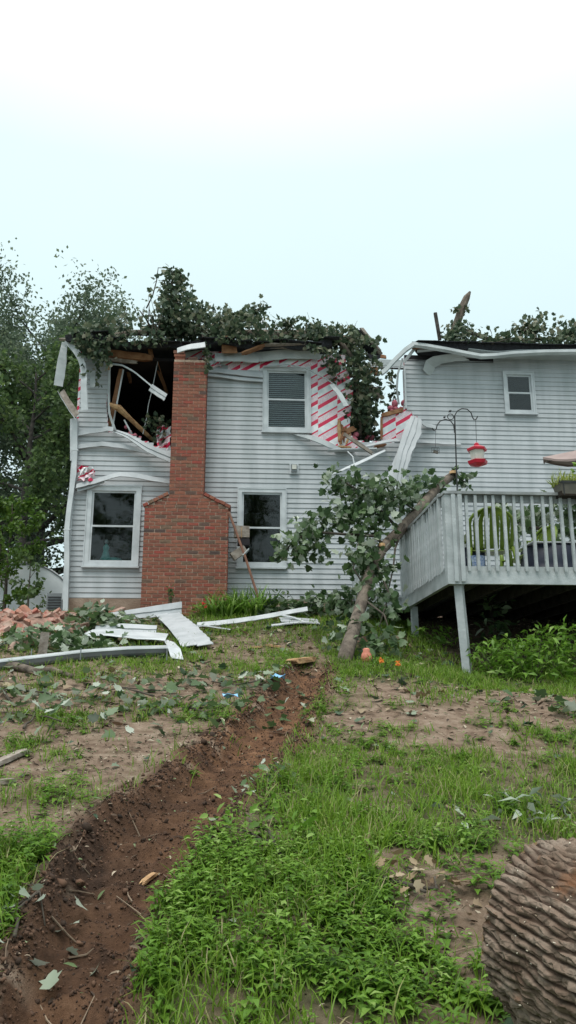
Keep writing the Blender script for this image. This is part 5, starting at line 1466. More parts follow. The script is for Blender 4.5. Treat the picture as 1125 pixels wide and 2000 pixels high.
scrap('siding_panel', 'flat white panel lying behind the long fascia', [gp(180, 1250, .14), gp(230, 1251, .15), gp(290, 1254, .14), gp(328, 1256, .12)], [(-.03, -.62, -.15), (-.02, -.64, -.16), (.0, -.64, -.16), (.02, -.62, -.15)], M_TRIM, 1)
scrap('siding_panel', 'grey ribbed panel propped behind the flat white panel', [gp(186, 1243, .16), gp(240, 1242, .17), gp(306, 1242, .15)], [(.0, -.12, -.17), (.0, -.14, -.18), (.0, -.14, -.15)], M_SIDE, 2)
scrap('siding_panel', 'two course siding piece lying aslant beside the flat panel', [gp(302, 1213, .10), gp(326, 1236, .09), gp(348, 1262, .07), gp(354, 1272, .05)], (.42, .06, .03), M_SIDE, 2)
scrap('siding_panel', 'long grey angled trim resting below the chimney', [at(214, 1197, 13.7), at(260, 1190, 13.9), at(310, 1182, 14.1), at(355, 1175, 14.3)], [(0, -.05, -.13), (0, -.06, -.18), (0, -.07, -.22), (0, -.06, -.25)], M_SIDE, 2)
scrap('siding_panel', 'curved white strip lying in the grass below the chimney', [gp(340, 1238, .05), gp(372, 1233, .10), gp(410, 1232, .06), gp(450, 1234, .04)], (.0, -.18, -.03), M_TRIM, 1)
scrap('siding_panel', 'long thin white strip lying along the flower bed', [at(385, 1216, 13.2), at(430, 1212, 13.4), at(500, 1203, 13.7), at(560, 1192, 14.0), at(600, 1185, 14.2)], (0, -.06, -.09), M_TRIM, 1)
scrap('siding_panel', 'splintered white siding bundle beyond the rut', [at(545, 1206, 13.8), at(580, 1207, 13.8), at(618, 1209, 13.8)], (.02, -.40, -.13), M_SIDE, 2)
scrap('siding_panel', 'small white siding shard in front of the bundle', [gp(530, 1228, .06), gp(560, 1226, .08), gp(604, 1222, .08)], (.0, -.10, -.05), M_TRIM, 1)
scrap('siding_panel', 'narrow white shard crossing over the splintered siding bundle', [at(550, 1200, 13.7), at(575, 1205, 13.6), at(602, 1216, 13.5)], (.0, -.05, -.04), M_TRIM, 1)
# sticks and boards on the ground
def gstick(name, label, a, b, w, h, m, cat='board'):
    o = shard(gp(*a, h / 2 + .005), gp(*b, h / 2 + .01), w, h, .6).build(name, m); tag(o, label, cat, 'broken boards on the lawn'); return o
gstick('broken_board', 'split brown board at the far end of the rut', (566, 1299), (610, 1295), .16, .06, M_PALEWOOD)
gstick('broken_board', 'thin split board left of the rut end', (486, 1268), (510, 1267), .07, .03, M_PALEWOOD)
gstick('broken_board', 'pale wood sliver above the rut end', (522, 1262), (548, 1268), .06, .03, M_PALEWOOD)
gstick('broken_board', 'grey board piece at the left edge on bare dirt', (-20, 1502), (50, 1476), .07, .03, M_GREYWOOD)
gstick('broken_board', 'short board at the left edge below the grey one', (-20, 1536), (30, 1533), .05, .03, M_GREYWOOD)
st_ = MB().tube([gp(-40, 1306, .05), gp(30, 1310, .05), gp(70, 1320, .04), gp(100, 1318, .05), gp(140, 1325, .03)], [.05, .045, .045, .035, .025], 8, wob=.12).build('fallen_limb', M_BARK, None, True)
tag(st_, 'bare crooked limb lying in front of the long fascia', 'branch', 'storm felled boughs')
p = gp(83, 1285, 0); o = MB().box(p + Vector((0, 0, .14)), (.10, .06, .34), Euler((0, .06, .3))).build('upright_block', M_GREYWOOD); tag(o, 'short grey wooden block standing behind the long fascia', 'wood block')
p = gp(240, 1700, 0)
gstick('wood_sliver', 'pale wood sliver lying in the rut', (276, 1737), (304, 1722), .03, .015, M_PALEWOOD, 'wood')
# rod leaning on the chimney with broken wooden box
rod = MB().tube([at(506, 1172, 14.95), at(478, 1085, 14.98), at(447, 1000, 15.04)], .024, 8).build('leaning_pole', M_COPPER); tag(rod, 'brown pole leaning against the right side of the chimney', 'pole')
bh = empty('broken_birdhouse', at(470, 1090, 15.3)); tag(bh, 'broken wooden birdhouse hanging on the leaning pole', 'birdhouse')
for (x0_, y0_, x1_, y1_, rz, m) in ((457, 1028, 487, 1051, 0, M_GREYWOOD), (464, 1053, 487, 1066, 0, M_DARK), (450, 1066, 482, 1094, -35, M_GREYWOOD)):
    c0 = at((x0_ + x1_) / 2, (y0_ + y1_) / 2, 15.16); w = at(x1_, y0_, 15.28).x - at(x0_, y0_, 15.28).x; h = at(x0_, y0_, 15.28).z - at(x0_, y1_, 15.28).z
    under(bh, MB().box(c0, (w * .95, .16, h * (.95 if rz == 0 else .55)), Euler((0, R(rz), R(8)))).build('panel', m))
under(bh, MB().beam(at(474, 1086, 15.06), at(486, 1073, 15.06), .20, .02).build('panel', M_TRIM)); under(bh, MB().box(at(472, 1040, 15.07), (.012, .02, .22)).build('panel', M_PALEWOOD))
# heap of chimney bricks
bm_ = MB()
bm_.box((0, 0, 0), (.203, .095, .058)); bme = bm_.mesh('loose_brick'); bme.materials.append(M_RUBBLE)
bh_ = MB(); bh_.add([(-.1, -.047, -.029), (.03, -.047, -.029), (.055, .047, -.029), (-.1, .047, -.029), (-.1, -.047, .029), (.015, -.047, .029), (.03, .047, .029), (-.1, .047, .029)], [(0, 3, 2, 1), (4, 5, 6, 7), (0, 1, 5, 4), (1, 2, 6, 5), (2, 3, 7, 6), (3, 0, 4, 7)])
bhe = bh_.mesh('brick_half'); bhe.materials.append(M_RUBBLE)
rr_ = random.Random(5)
heap = []
HEAPC = (G(70, 1235), G(10, 1225), G(140, 1212))
def heap_h(x, y):
    c1, c2, c3 = HEAPC
    return max(.30 * math.exp(-(((x - c.x) / sx) ** 2 + ((y - c.y) / .75) ** 2)) * k for c, sx, k in ((c1, .75, 1.0), (c2, .6, .8), (c3, .6, .55)))
spots = []
for k in range(125):
    px, py = rr_.gauss(58, 48), rr_.gauss(1224, 18)
    if px < -50 or px > 215 or py < 1190 or py > 1275: continue
    spots.append((px, py))
for k, (px, py) in enumerate(spots):
    p = gp(px, py, 0)
    if p.y > 15.3: continue
    z = float(gh(p.x, p.y)) + heap_h(p.x, p.y) * rr_.uniform(.55, 1.0) + .02
    half = rr_.random() < .4
    o = bpy.data.objects.new('loose_brick', bhe if half else bme); COL.objects.link(o)
    o.location = (p.x, p.y, z); o.rotation_euler = (rr_.uniform(-.9, .9), rr_.uniform(-.9, .9), rr_.uniform(0, 6.28))
    tag(o, 'broken red half brick in the rubble heap at the left edge' if half else 'whole red brick tumbled in the rubble heap at the left edge', 'brick', 'half bricks in the rubble heap' if half else 'whole bricks in the rubble heap')
# earth and mortar core of the heap, so the bricks lie on something
rows_ = []
for i in range(22):
    y = 12.0 + 3.3 * i / 21; rows_.append([(x, y, float(gh(x, y)) + heap_h(x, y) * .82 - .03 + .03 * math.sin(x * 17 + y * 9)) for x in np.linspace(-5.4, -1.7, 34)])
o = MB().sheet(rows_, .02).build('rubble', mat('mortar_rubble', (.36, .22, .17), (.19, .12, .09), 9, .95, .9, 30), None, True); tag(o, 'crushed mortar and brick dust under the brick heap', 'rubble', kind='stuff')
fl = MB().tube([at(44, 1190, 13.6), at(66, 1212, 13.4)], .09, 12).build('flue_tile', M_TERRA); tag(fl, 'round clay flue tile tilted on top of the brick heap', 'flue tile')
rg2 = random.Random(8)
for (px, py, lab) in ((205, 1197, 'brick chunk lying below the left window, by the foundation'), (232, 1198, 'mortared brick pair on the ground below the left window'), (180, 1202, 'brick piece beside the downspout foot'), (706, 1262, 'pink brick half lying behind the leaning tree trunk')):
    p = gp(px, py, .05); o = bpy.data.objects.new('loose_brick', bme); COL.objects.link(o); o.location = p + Vector((0, -.1, .03)); o.rotation_euler = (rg2.uniform(-.5, .5), rg2.uniform(-.5, .5), rg2.uniform(0, 3)); o.scale = (1.3, 1.3, 1.3)
    tag(o, lab, 'brick', 'bricks scattered by the wall')
# blue plastic scraps
for (px, py, lab) in ((543, 1338, 'light blue plastic scrap at the rut edge near its far end'), (450, 1375, 'light blue plastic scrap among leaves left of the rut')):
    p = gp(px, py, .03); rows_ = [[p + Vector((.05 * (j - 1.5) + rg2.uniform(-.01, .01), .04 * (i - 1), rg2.uniform(0, .06))) for j in range(4)] for i in range(3)]
    o = MB().sheet(rows_, .004).build('plastic_scrap', M_BLUE); tag(o, lab, 'plastic scrap', 'blue plastic scraps')
# peach garden ornament by the tree foot
p = gp(716, 1294, -.02); o = MB().lathe([(.001, 0), (.055, .01), (.07, .06), (.06, .11), (.04, .14), (.045, .165), (.03, .18), (.001, .185)], p, 14).build('garden_ornament', mat('peach_ceramic', (.62, .22, .15), (.50, .17, .11), 9, .5), None, True); tag(o, 'peach ceramic garden ornament beside the leaning tree foot', 'ornament')

# ================================================================== PLANTS BY THE WALL AND DECK
def clump(name, label, px, py, n, size, rad, m, shape=LANCE, h=.25, up=.6, group='plants by the house', seed=0, petals=None, cat='plant', flat=False):
    rg = np.random.default_rng(seed + int(px)); c = gp(px, py, 0)
    root = empty(name, c); tag(root, label, cat, group)
    ang = rg.uniform(0, 6.28, n); rr = rad * np.sqrt(rg.random(n)); z = h * rg.random(n)
    pos = np.stack([c.x + rr * np.cos(ang), c.y + rr * np.sin(ang), c.z + z], 1)
    nrm = rg.normal(size=(n, 3)); nrm[:, 2] = np.abs(nrm[:, 2]) + up
    b = Bag(); b.add(*scatter(*shape, pos, frames(nrm, rg.uniform(0, 6.28, n)), rg.uniform(.6, 1.2, n) * size, np.clip(rg.normal(.45, .25, n), 0, 1)))
    under(root, b.build('foliage', m))
    st = MB()
    for k in range(min(14, n)):
        p = pos[rg.integers(0, n)]; st.tube([(c.x + (p[0] - c.x) * .3, c.y + (p[1] - c.y) * .3, c.z - .02), tuple(p)], [.006, .003], 4, cap=False)
    under(root, st.build('stems', M_TWIG))
    if petals:
        for (dx, dz, pm_) in petals:
            b = Bag(); q = 14; pp = np.tile(np.array([[c.x + dx, c.y - rad * .8, c.z + dz]]), (q, 1)) + rg.normal(size=(q, 3)) * .008
            nn = np.stack([np.cos(np.arange(q) * .7) * .7, -np.ones(q), .6 + np.sin(np.arange(q) * .7) * .6], 1)
            b.add(*scatter(*OVAL, pp, frames(nn, np.arange(q) * .8), np.full(q, .038), rg.random(q))); under(root, b.build('flower', pm_))
    return root
def bladeclump(name, label, px, py, n, h, rad, m=None, group='plants by the house', seed=0, cat='plant', wid=1.6, bend=2):
    rg = np.random.default_rng(seed + int(px)); c = gp(px, py, 0); root = empty(name, c); tag(root, label, cat, group)
    ang = rg.uniform(0, 6.28, n); rr = rad * .5 * np.sqrt(rg.random(n))
    pos = np.stack([c.x + rr * np.cos(ang), c.y + rr * np.sin(ang), np.full(n, c.z - .01)], 1)
    nrm = np.stack([np.cos(ang) * .5, np.sin(ang) * .5, np.ones(n)], 1) + rg.normal(size=(n, 3)) * .15
    b = Bag(); hh = rg.uniform(.6, 1.1, n) * h
    b.add(*scatter(*BLADES[bend], pos, frames(nrm, rg.uniform(0, 6.28, n)), np.stack([np.full(n, wid), hh, hh], 1), rg.random(n)))
    under(root, b.build('blades', m or L_WEED)); return root
bladeclump('daylily', 'arching daylily clump left of the leaning pole foot', 440, 1196, 110, .5, .5)
bladeclump('daylily', 'arching daylily clump under the leaning pole foot', 492, 1190, 150, .55, .5)
bladeclump('daylily', 'low daylily clump in front of the chimney base', 420, 1200, 90, .35, .4)
clump('flowering_plant', 'green plant with red and purple flowers at the chimney base', 398, 1205, 130, .09, .28, L_WEED, h=.22, petals=[(0, .22, L_PETAL_R), (.32, .12, L_PETAL_P), (.04, .16, L_PETAL_R)])
clump('leafy_vine', 'dark leafy vine climbing the front of the chimney base', 332, 1186, 40, .10, .06, L_TREE, OVAL, h=.55)
clump('hosta', 'broad leaved clump by the wall under the right ground floor window', 520, 1192, 120, .14, .30, L_MAPLE, LOBED, h=.3)
clump('wild_shrub', 'low wild shrub by the wall right of the ground floor window', 585, 1188, 190, .13, .42, L_MAPLE, LOBED, h=.34)
clump('wild_shrub', 'tangled wild shrub against the wall left of the leaning trunk', 640, 1190, 240, .13, .45, L_MAPLE, LOBED, h=.45)
clump('wild_shrub', 'dark shrub filling the corner beside the deck', 690, 1200, 240, .13, .45, L_MAPLE, LOBED, h=.5)
clump('wild_shrub', 'tall green shrub by the hanging twigs at wall, right of the pole', 545, 1170, 70, .12, .2, L_TREE, OVAL, h=.5)
clump('orange_flowers', 'small plant with orange flowers at the leaning tree foot', 748, 1308, 110, .07, .18, L_WEED, h=.14, petals=[(-.04, .10, L_PETAL_O), (.15, .07, L_PETAL_O)])
clump('cabbage_plant', 'blue green broad leaved plant beside the leaning tree foot', 722, 1290, 45, .16, .13, L_MAPLE, OVAL, h=.2)
clump('fern', 'tall weed clump right of the front deck post', 985, 1322, 420, .12, .42, L_WEED, h=.42)
clump('fern', 'spreading weed clump under the front edge of the deck', 1040, 1325, 480, .12, .5, L_WEED, h=.5)
clump('fern', 'weed clump at the right edge below the deck', 1110, 1320, 520, .12, .5, L_WEED, h=.62)
clump('fern', 'dark tall weed growing in the shade under the deck', 975, 1262, 90, .18, .25, L_MAPLE, OVAL, h=.75)
clump('fern', 'leggy weed in the shade near the back support post', 850, 1262, 120, .12, .35, L_WEED, h=.28)

# leafy boughs lying on the lawn
def bough(label, px, py, n, size, sx, sy, m=L_MAPLE, h=.14, seed=0, az=.3, shape=LOBED, cat='branch'):
    if py > 1300: n = int(n * .75); sx *= 1.15; sy *= 1.15; size *= .72
    else: size *= .8; n = int(n * 1.2)
    rg = np.random.default_rng(seed + int(px) * 3); c = gp(px, py, 0); root = empty('fallen_bough', c); tag(root, label, cat, 'storm felled boughs')
    u = rg.normal(size=(n, 2)) * np.array([sx, sy]); x = c.x + u[:, 0]; y = c.y + u[:, 1]
    pos = np.stack([x, y, gh(x, y) + .015 + h * rg.random(n) * np.exp(-(u[:, 0] / sx) ** 2 * .3)], 1)
    nrm = rg.normal(size=(n, 3)) * .7; nrm[:, 2] = np.abs(nrm[:, 2]) + .6
    b = Bag(); b.add(*scatter(*shape, pos, frames(nrm, rg.uniform(0, 6.28, n)), rg.uniform(.65, 1.2, n) * size, np.clip(rg.normal(.55, .26, n), 0, 1)))
    lv = b.build('leaves', m); under(root, lv)
    hd = rg.uniform(0, 3.14); ln = .55 * min(sx, .45) + .1
    for kk in range(2):
        hd2 = hd + kk * 1.1
        pts = [Vector((c.x + t * ln * math.cos(hd2) + rg.normal() * .04 * (1 + sx), c.y + t * ln * math.sin(hd2) + rg.normal() * .04 * (1 + sx), 0)) for t in (-1, -.5, 0, .5, 1)]
        for p in pts: p.z = float(gh(p.x, p.y)) + .02 + .5 * h * rg.random() * .5
        under(root, MB().tube(pts, [.012 - .004 * kk, .010 - .003 * kk, .008 - .002 * kk, .006, .003], 6).build('limb', M_TWIG, None, True))
bough('leafy bough piled against the brick heap', 185, 1232, 190, .17, .30, .35, h=.40)
bough('leafy bough spread in front of the brick heap', 95, 1262, 170, .16, .45, .35, h=.22)
bough('leafy bough behind the standing wood block', 140, 1276, 120, .15, .4, .25, h=.2)
bough('small leafy bough by the trim below the chimney', 250, 1222, 60, .13, .35, .2, h=.15)
bough('dark leafy bough lying left of the rut, under the fascia', 460, 1342, 95, .15, .30, .22)
bough('wilted bough on the left edge of the rut', 415, 1392, 110, .12, .36, .2)
bough('leafy bough on bare ground at far left, nearer than the fascia', 40, 1355, 90, .14, .5, .35)
bough('scattered leafy twigs beside the bare ground at left', 60, 1412, 110, .14, .5, .3)
bough('leafy twigs midway between fascia and rut', 250, 1358, 80, .15, .5, .3)
bough('dark green bough on the right rut edge, close to the viewer', 520, 1650, 85, .085, .17, .15, L_WEED, h=.2, shape=OVAL)
bough('small green bough at the right rut edge, farther up', 520, 1520, 40, .08, .08, .10, L_MAPLE, h=.16)
bough('leafy bough at the far right, above the weeds', 1115, 1392, 40, .16, .25, .2)
bough('dead brown leaf bunch among the weeds near the log', 820, 1735, 34, .09, .08, .09, L_DRY, h=.12)
bough('long leaved bough lying behind the log', 1085, 1608, 60, .17, .22, .12, L_WHITELEAF, h=.10, shape=LANCE)
bough('pale wilted bough at the left edge beside the rut', 45, 1790, 26, .10, .10, .14, L_WHITELEAF, h=.08)

# ================================================================== GRASS, WEEDS, LITTER
def sample(n, x0, x1, y0, y1, rg, dens, bias=1.0):
    x = rg.uniform(x0, x1, n); y = y0 + (y1 - y0) * rg.random(n) ** bias
    k = rg.random(n) < dens(x, y); return x[k], y[k]
rg = np.random.default_rng(101)
def in_view(x, y, m=1.25):
    return (x > -.36 * y * m - .5) & (x < .50 * y * m + .5)
def gnear(x, y): return green_density(x, y) * in_view(x, y)
def gz_np(x, y): return gh(x, y)
# grass blades, near and far
gb = Bag()
for (n, y0, y1, h0, h1, w) in ((120000, 1.9, 6.0, .04, .14, .48), (110000, 6.0, 10.5, .04, .12, .62), (50000, 10.5, 15.4, .05, .14, .85)):
    x, y = sample(n, -.40 * y1 - 1, .60 * y1 + 1, y0, y1, rg, lambda a, b: gnear(a, b) * (.25 + .75 * (vnoise(a * 2.2 + 3, b * 2.2) > .45)))
    k = len(x); hh = rg.uniform(h0, h1, k) * (.7 + .6 * vnoise(x * 1.7, y * 1.7))
    pos = np.stack([x, y, gz_np(x, y) - .008], 1)
    nrm = rg.normal(size=(k, 3)) * .33; nrm[:, 2] = 1
    tint = np.clip(np.where(rg.random(k) < .09, .97, rg.normal(.42, .22, k)) + .6 * (fbm(x * 1.3 + 8, y * 1.3, 2) - .38), 0, 1)
    which = rg.integers(0, 3, k); spin = rg.uniform(0, 6.28, k); FRm = frames(nrm, spin)
    for q in range(3):
        s_ = which == q
        gb.add(*scatter(*BLADES[q], pos[s_], FRm[s_], np.stack([np.full(s_.sum(), w * .55), hh[s_], hh[s_]], 1), tint[s_]))
o = gb.build('grass', L_GRASS); tag(o, 'rough green lawn grass growing in patches', 'grass', kind='stuff')
# broad leaved weeds: whorls of leaves on short stems
wb_ = Bag()
for (n, y0, y1, h0, h1, ls) in ((9500, 1.9, 4.2, .04, .15, .062), (9000, 4.2, 7.5, .03, .11, .060), (5000, 7.5, 14.5, .04, .11, .07)):
    x, y = sample(n, -.40 * y1 - .6, .55 * y1 + .6, y0, y1, rg, lambda a, b: gnear(a, b) * (.12 + .88 * sst(.32, .48, fbm(a * 1.9 + 23, b * 1.9 + 5, 3))))
    k = len(x); L_ = 9
    hh = rg.uniform(h0, h1, k) * (.4 + 1.2 * vnoise(x * 1.7 + 3, y * 1.7))
    lx = rg.normal(size=k) * .25; ly = rg.normal(size=k) * .25; g_ = gz_np(x, y)
    tb0 = np.clip(rg.normal(.45, .2, k) + .75 * (fbm(x * 1.4, y * 1.4 + 40, 2) - .38), 0, 1)
    sz = ls * rg.uniform(.45, 1.35, k)
    for q in range(L_):
        t = (q + 1) / L_
        az = q * 2.4 + rg.uniform(0, 1.2, k)
        pos = np.stack([x + lx * hh * t, y + ly * hh * t, g_ + hh * t * .95], 1)
        tilt_ = .55 - .30 * t
        nrm = np.stack([np.sin(az) * -tilt_, np.cos(az) * tilt_ * 0 - np.cos(az) * tilt_, np.ones(k)], 1)
        # leaf points outward: y axis along (sin az, cos az)
        out = np.stack([np.sin(az), np.cos(az), .35 - .5 * rg.random(k)], 1); out /= np.linalg.norm(out, axis=1, keepdims=True)
        zz = np.tile(np.array([[0, 0, 1.]]), (k, 1)); xx_ = np.cross(out, zz); xx_ /= np.linalg.norm(xx_, axis=1, keepdims=True); zz = np.cross(xx_, out)
        rot = np.stack([xx_, out, zz], 2)
        wb_.add(*scatter(*LANCE, pos, rot, np.stack([sz * 1.25, sz, sz], 1) * (1.1 - .45 * t), np.clip(tb0 + rg.normal(0, .12, k), 0, 1)))
o = wb_.build('weeds', L_WEED); tag(o, 'leafy green weeds mixed through the lawn', 'weeds', kind='stuff')
# torn leaves strewn over the bare soil
lb = Bag()
def litter_d(a, b):
    core_, d_, e_ = rutmask(a, b)
    left_ = np.where(d_ < 0, .10 + .62 * sst(5.8, 8.0, b) * sst(.42, .62, fbm(a * 1.5 + 2, b * 1.5, 3) + .06), .16 + .40 * sst(5.3, 6.5, b) * sst(.38, .56, fbm(a * 1.3 + 9, b * 1.3, 3)))
    return left_ * (1 - .88 * core_) * in_view(a, b) * (1 - sst(2.9, 3.1, a) * sst(10.4, 11, b))
for (n, y0, y1, z0, z1) in ((2600, 2.0, 6.5, .025, .06), (6500, 6.5, 14.6, .04, .12)):
    x, y = sample(n, -.40 * y1 - 1, .55 * y1 + 1, y0, y1, rg, litter_d)
    k = len(x); nrm = rg.normal(size=(k, 3)) * .35; nrm[:, 2] = 1
    lb.add(*scatter(*LOBED, np.stack([x, y, gz_np(x, y) + .018], 1), frames(nrm, rg.uniform(0, 6.28, k)), np.stack([np.ones(k), np.ones(k), rg.uniform(.5, 3, k)], 1) * rg.uniform(z0, z1, k)[:, None], rg.random(k)))
o = lb.build('leaf_litter', L_LITTER); tag(o, 'green and brown leaves torn off and strewn over the soil', 'leaves', kind='stuff')
# twigs and straw
tw = MB(); rr_ = random.Random(44)
for k in range(420):
    y = 2.2 + 10 * rr_.random() ** 1.2; x = rr_.uniform(-.4 * y - .3, .5 * y + .3)
    if x > 2.8 and y > 10: continue
    L_ = rr_.uniform(.06, .28); a = rr_.uniform(0, 3.14)
    p0 = Vector((x, y, 0)); p1 = p0 + Vector((math.cos(a), math.sin(a), 0)) * L_; pm2 = (p0 + p1) / 2 + Vector((rr_.uniform(-.02, .02), rr_.uniform(-.02, .02), 0))
    for p in (p0, pm2, p1): p.z = float(gh(p.x, p.y)) + .012
    tw.tube([p0, pm2, p1], [.004, .0035, .002], 4, cap=False)
o = tw.build('twig_litter', mat('dead_twig', (.26, .20, .14), (.14, .10, .07), 8, .9)); tag(o, 'thin dead twigs and straw scattered over the ground', 'twigs', kind='stuff')
# crumbs, chips and dead leaf bits on the bare soil
fb2 = Bag()
for (n, y0, y1, z0, z1) in ((20000, 1.9, 6.5, .008, .034), (20000, 6.5, 14.8, .018, .062)):
    x, y = sample(n, -.40 * y1 - .6, .55 * y1 + .6, y0, y1, rg, lambda a, b: in_view(a, b) * (1 - .8 * green_density(a, b)) * (.35 + .65 * (fbm(a * 2.1 + 70, b * 2.1, 3) > .42)) * (1 - .6 * rutmask(a, b)[0]))
    k = len(x); nrm = rg.normal(size=(k, 3)) * .45; nrm[:, 2] = 1
    z_ = rg.uniform(z0, z1, k)
    fb2.add(*scatter(*OVAL, np.stack([x, y, gz_np(x, y) + .006], 1), frames(nrm, rg.uniform(0, 6.28, k)), np.stack([z_ * rg.uniform(.4, 1.3, k), z_ * rg.uniform(.7, 2.0, k), z_ * 2], 1), rg.random(k)))
o = fb2.build('soil_litter', leaf_mat('soil_bits', [(0, (.045, .030, .022)), (.35, (.11, .075, .05)), (.55, (.30, .235, .17)), (.72, (.48, .42, .32)), (.80, (.10, .15, .06)), (1, (.26, .33, .18))], .05, .8)); tag(o, 'small chips and dead leaf crumbs over the bare soil', 'litter', kind='stuff')
# clods of earth thrown up along the rut
ico = np.array([(0, 0, 1), (.894, 0, .447), (.276, .851, .447), (-.724, .526, .447), (-.724, -.526, .447), (.276, -.851, .447), (.724, .526, -.447), (-.276, .851, -.447), (-.894, 0, -.447), (-.276, -.851, -.447), (.724, -.526, -.447), (0, 0, -1)])
icf = np.array([(0, 1, 2), (0, 2, 3), (0, 3, 4), (0, 4, 5), (0, 5, 1), (1, 6, 2), (2, 7, 3), (3, 8, 4), (4, 9, 5), (5, 10, 1), (6, 7, 2), (7, 8, 3), (8, 9, 4), (9, 10, 5), (10, 6, 1), (11, 7, 6), (11, 8, 7), (11, 9, 8), (11, 10, 9), (11, 6, 10)])
n = 24000
y = 1.9 + 7.9 * rg.random(n); sd = np.where(rg.random(n) < .5, -1, 1); d = np.where(rg.random(n) < .45, rg.normal(0, .17, n), sd * rg.normal(.35, .085, n))
x = rutx(y) + d * np.interp(y, RUTW[:, 0], RUTW[:, 1]) / .46; sz = np.exp(rg.normal(-5.75, .5, n)) * np.where(np.abs(d) > .26, 1.35, .9)
cb = Bag(); tv = ico * (1 + .0)
pos = np.stack([x, y, gz_np(x, y) + sz * .3], 1)
V, F, T = scatter(ico, icf, pos, frames(rg.normal(size=(n, 3)), rg.uniform(0, 6.28, n)), np.stack([sz * rg.uniform(.7, 1.5, n), sz * rg.uniform(.7, 1.4, n), sz * rg.uniform(.6, 1, n)], 1), rg.random(n))
V = V + rg.normal(size=V.shape) * .26 * np.repeat(sz, 12)[:, None]
cb.add(V, F, T)
L_CLOD = leaf_mat('earth_clod', [(0, (.030, .020, .014)), (.5, (.075, .044, .029)), (1, (.14, .080, .050))], 0.0, .95)
o = cb.build('soil_clods', L_CLOD); tag(o, 'crumbled clods of red brown earth along the wheel rut', 'soil', kind='stuff')

# ================================================================== LOG IN THE FOREGROUND
def log_mat():
    m, n, l, p = new_mat('furrowed_bark')
    at_ = n.new('ShaderNodeAttribute'); at_.attribute_name = 'ridge'
    tcd = n.new('ShaderNodeTexCoord')
    nz = n.new('ShaderNodeTexNoise'); nz.inputs['Scale'].default_value = 9; nz.inputs['Detail'].default_value = 8
    l.new(tcd.outputs['Object'], nz.inputs['Vector'])
    cr = n.new('ShaderNodeValToRGB')
    els = cr.color_ramp.elements
    els[0].position = .32; els[0].color = (.165, .115, .083, 1); els[1].position = .7; els[1].color = (.30, .24, .19, 1)
    k = els.new(.5); k.color = (.225, .168, .127, 1)
    l.new(nz.outputs[0], cr.inputs[0])
    cr2 = n.new('ShaderNodeValToRGB'); cr2.color_ramp.elements[0].position = .05; cr2.color_ramp.elements[0].color = (.085, .042, .028, 1); cr2.color_ramp.elements[1].position = .45; cr2.color_ramp.elements[1].color = (1, 1, 1, 1)
    l.new(at_.outputs['Fac'], cr2.inputs[0])
    mx = n.new('ShaderNodeMix'); mx.data_type = 'RGBA'; mx.blend_type = 'MULTIPLY'; mx.inputs[0].default_value = .75
    l.new(cr.outputs[0], mx.inputs[6]); l.new(cr2.outputs[0], mx.inputs[7])
    # reddish inner bark where flakes have come away
    n2 = n.new('ShaderNodeTexNoise'); n2.inputs['Scale'].default_value = 6.5; n2.inputs['Detail'].default_value = 5
    l.new(tcd.outputs['Object'], n2.inputs['Vector'])
    r2 = n.new('ShaderNodeMapRange'); r2.inputs[1].default_value = .60; r2.inputs[2].default_value = .70; r2.inputs[4].default_value = .6
    l.new(n2.outputs[0], r2.inputs[0])
    m2 = n.new('ShaderNodeMix'); m2.data_type = 'RGBA'; m2.inputs[7].default_value = (.24, .115, .058, 1)
    l.new(r2.outputs[0], m2.inputs[0]); l.new(mx.outputs[2], m2.inputs[6])
    l.new(m2.outputs[2], p.inputs['Base Color'])
    p.inputs['Roughness'].default_value = .95; p.inputs['Specular IOR Level'].default_value = .1
    uv = n.new('ShaderNodeAttribute'); uv.attribute_name = 'barkuv'
    mp = n.new('ShaderNodeMapping'); mp.inputs['Scale'].default_value = (.42, 1, 1); l.new(uv.outputs['Vector'], mp.inputs[0])
    n3 = n.new('ShaderNodeTexNoise'); n3.inputs['Scale'].default_value = 75; n3.inputs['Detail'].default_value = 8; n3.inputs['Roughness'].default_value = .7
    l.new(mp.outputs[0], n3.inputs['Vector'])
    vo = n.new('ShaderNodeTexVoronoi'); vo.feature = 'DISTANCE_TO_EDGE'; vo.inputs['Scale'].default_value = 46; l.new(mp.outputs[0], vo.inputs['Vector'])
    mrv = n.new('ShaderNodeMapRange'); mrv.inputs[2].default_value = .16; l.new(vo.outputs['Distance'], mrv.inputs[0])
    ad = n.new('ShaderNodeMath'); ad.operation = 'MULTIPLY_ADD'; l.new(n3.outputs[0], ad.inputs[0]); ad.inputs[1].default_value = 1.4; l.new(mrv.outputs[0], ad.inputs[2])
    bp = n.new('ShaderNodeBump'); bp.inputs['Strength'].default_value = .9; bp.inputs['Distance'].default_value = .007
    l.new(ad.outputs[0], bp.inputs['Height']); l.new(bp.outputs[0], p.inputs['Normal'])
    return m
LR = .282
A0 = np.array([1.041, 2.72, .893])                       # centre of the far end
AX = np.array([.257, -.965, -.045]); AX /= np.linalg.norm(AX)
AU = np.cross(AX, [0, 0, 1.]); AU /= np.linalg.norm(AU); AV = np.cross(AU, AX)
NS, NT = 420, 560
ss = np.linspace(0, 1.45, NS); tt = np.linspace(0, 2 * math.pi, NT, endpoint=False)
SS, TT = np.meshgrid(ss, tt, indexing='ij')
arc = TT * LR
def per(f):                                               # blend so the pattern closes round the log
    w = sst(2 * math.pi - .5, 2 * math.pi, TT); return f(SS, arc) * (1 - w) + f(SS, arc - 2 * math.pi * LR) * w
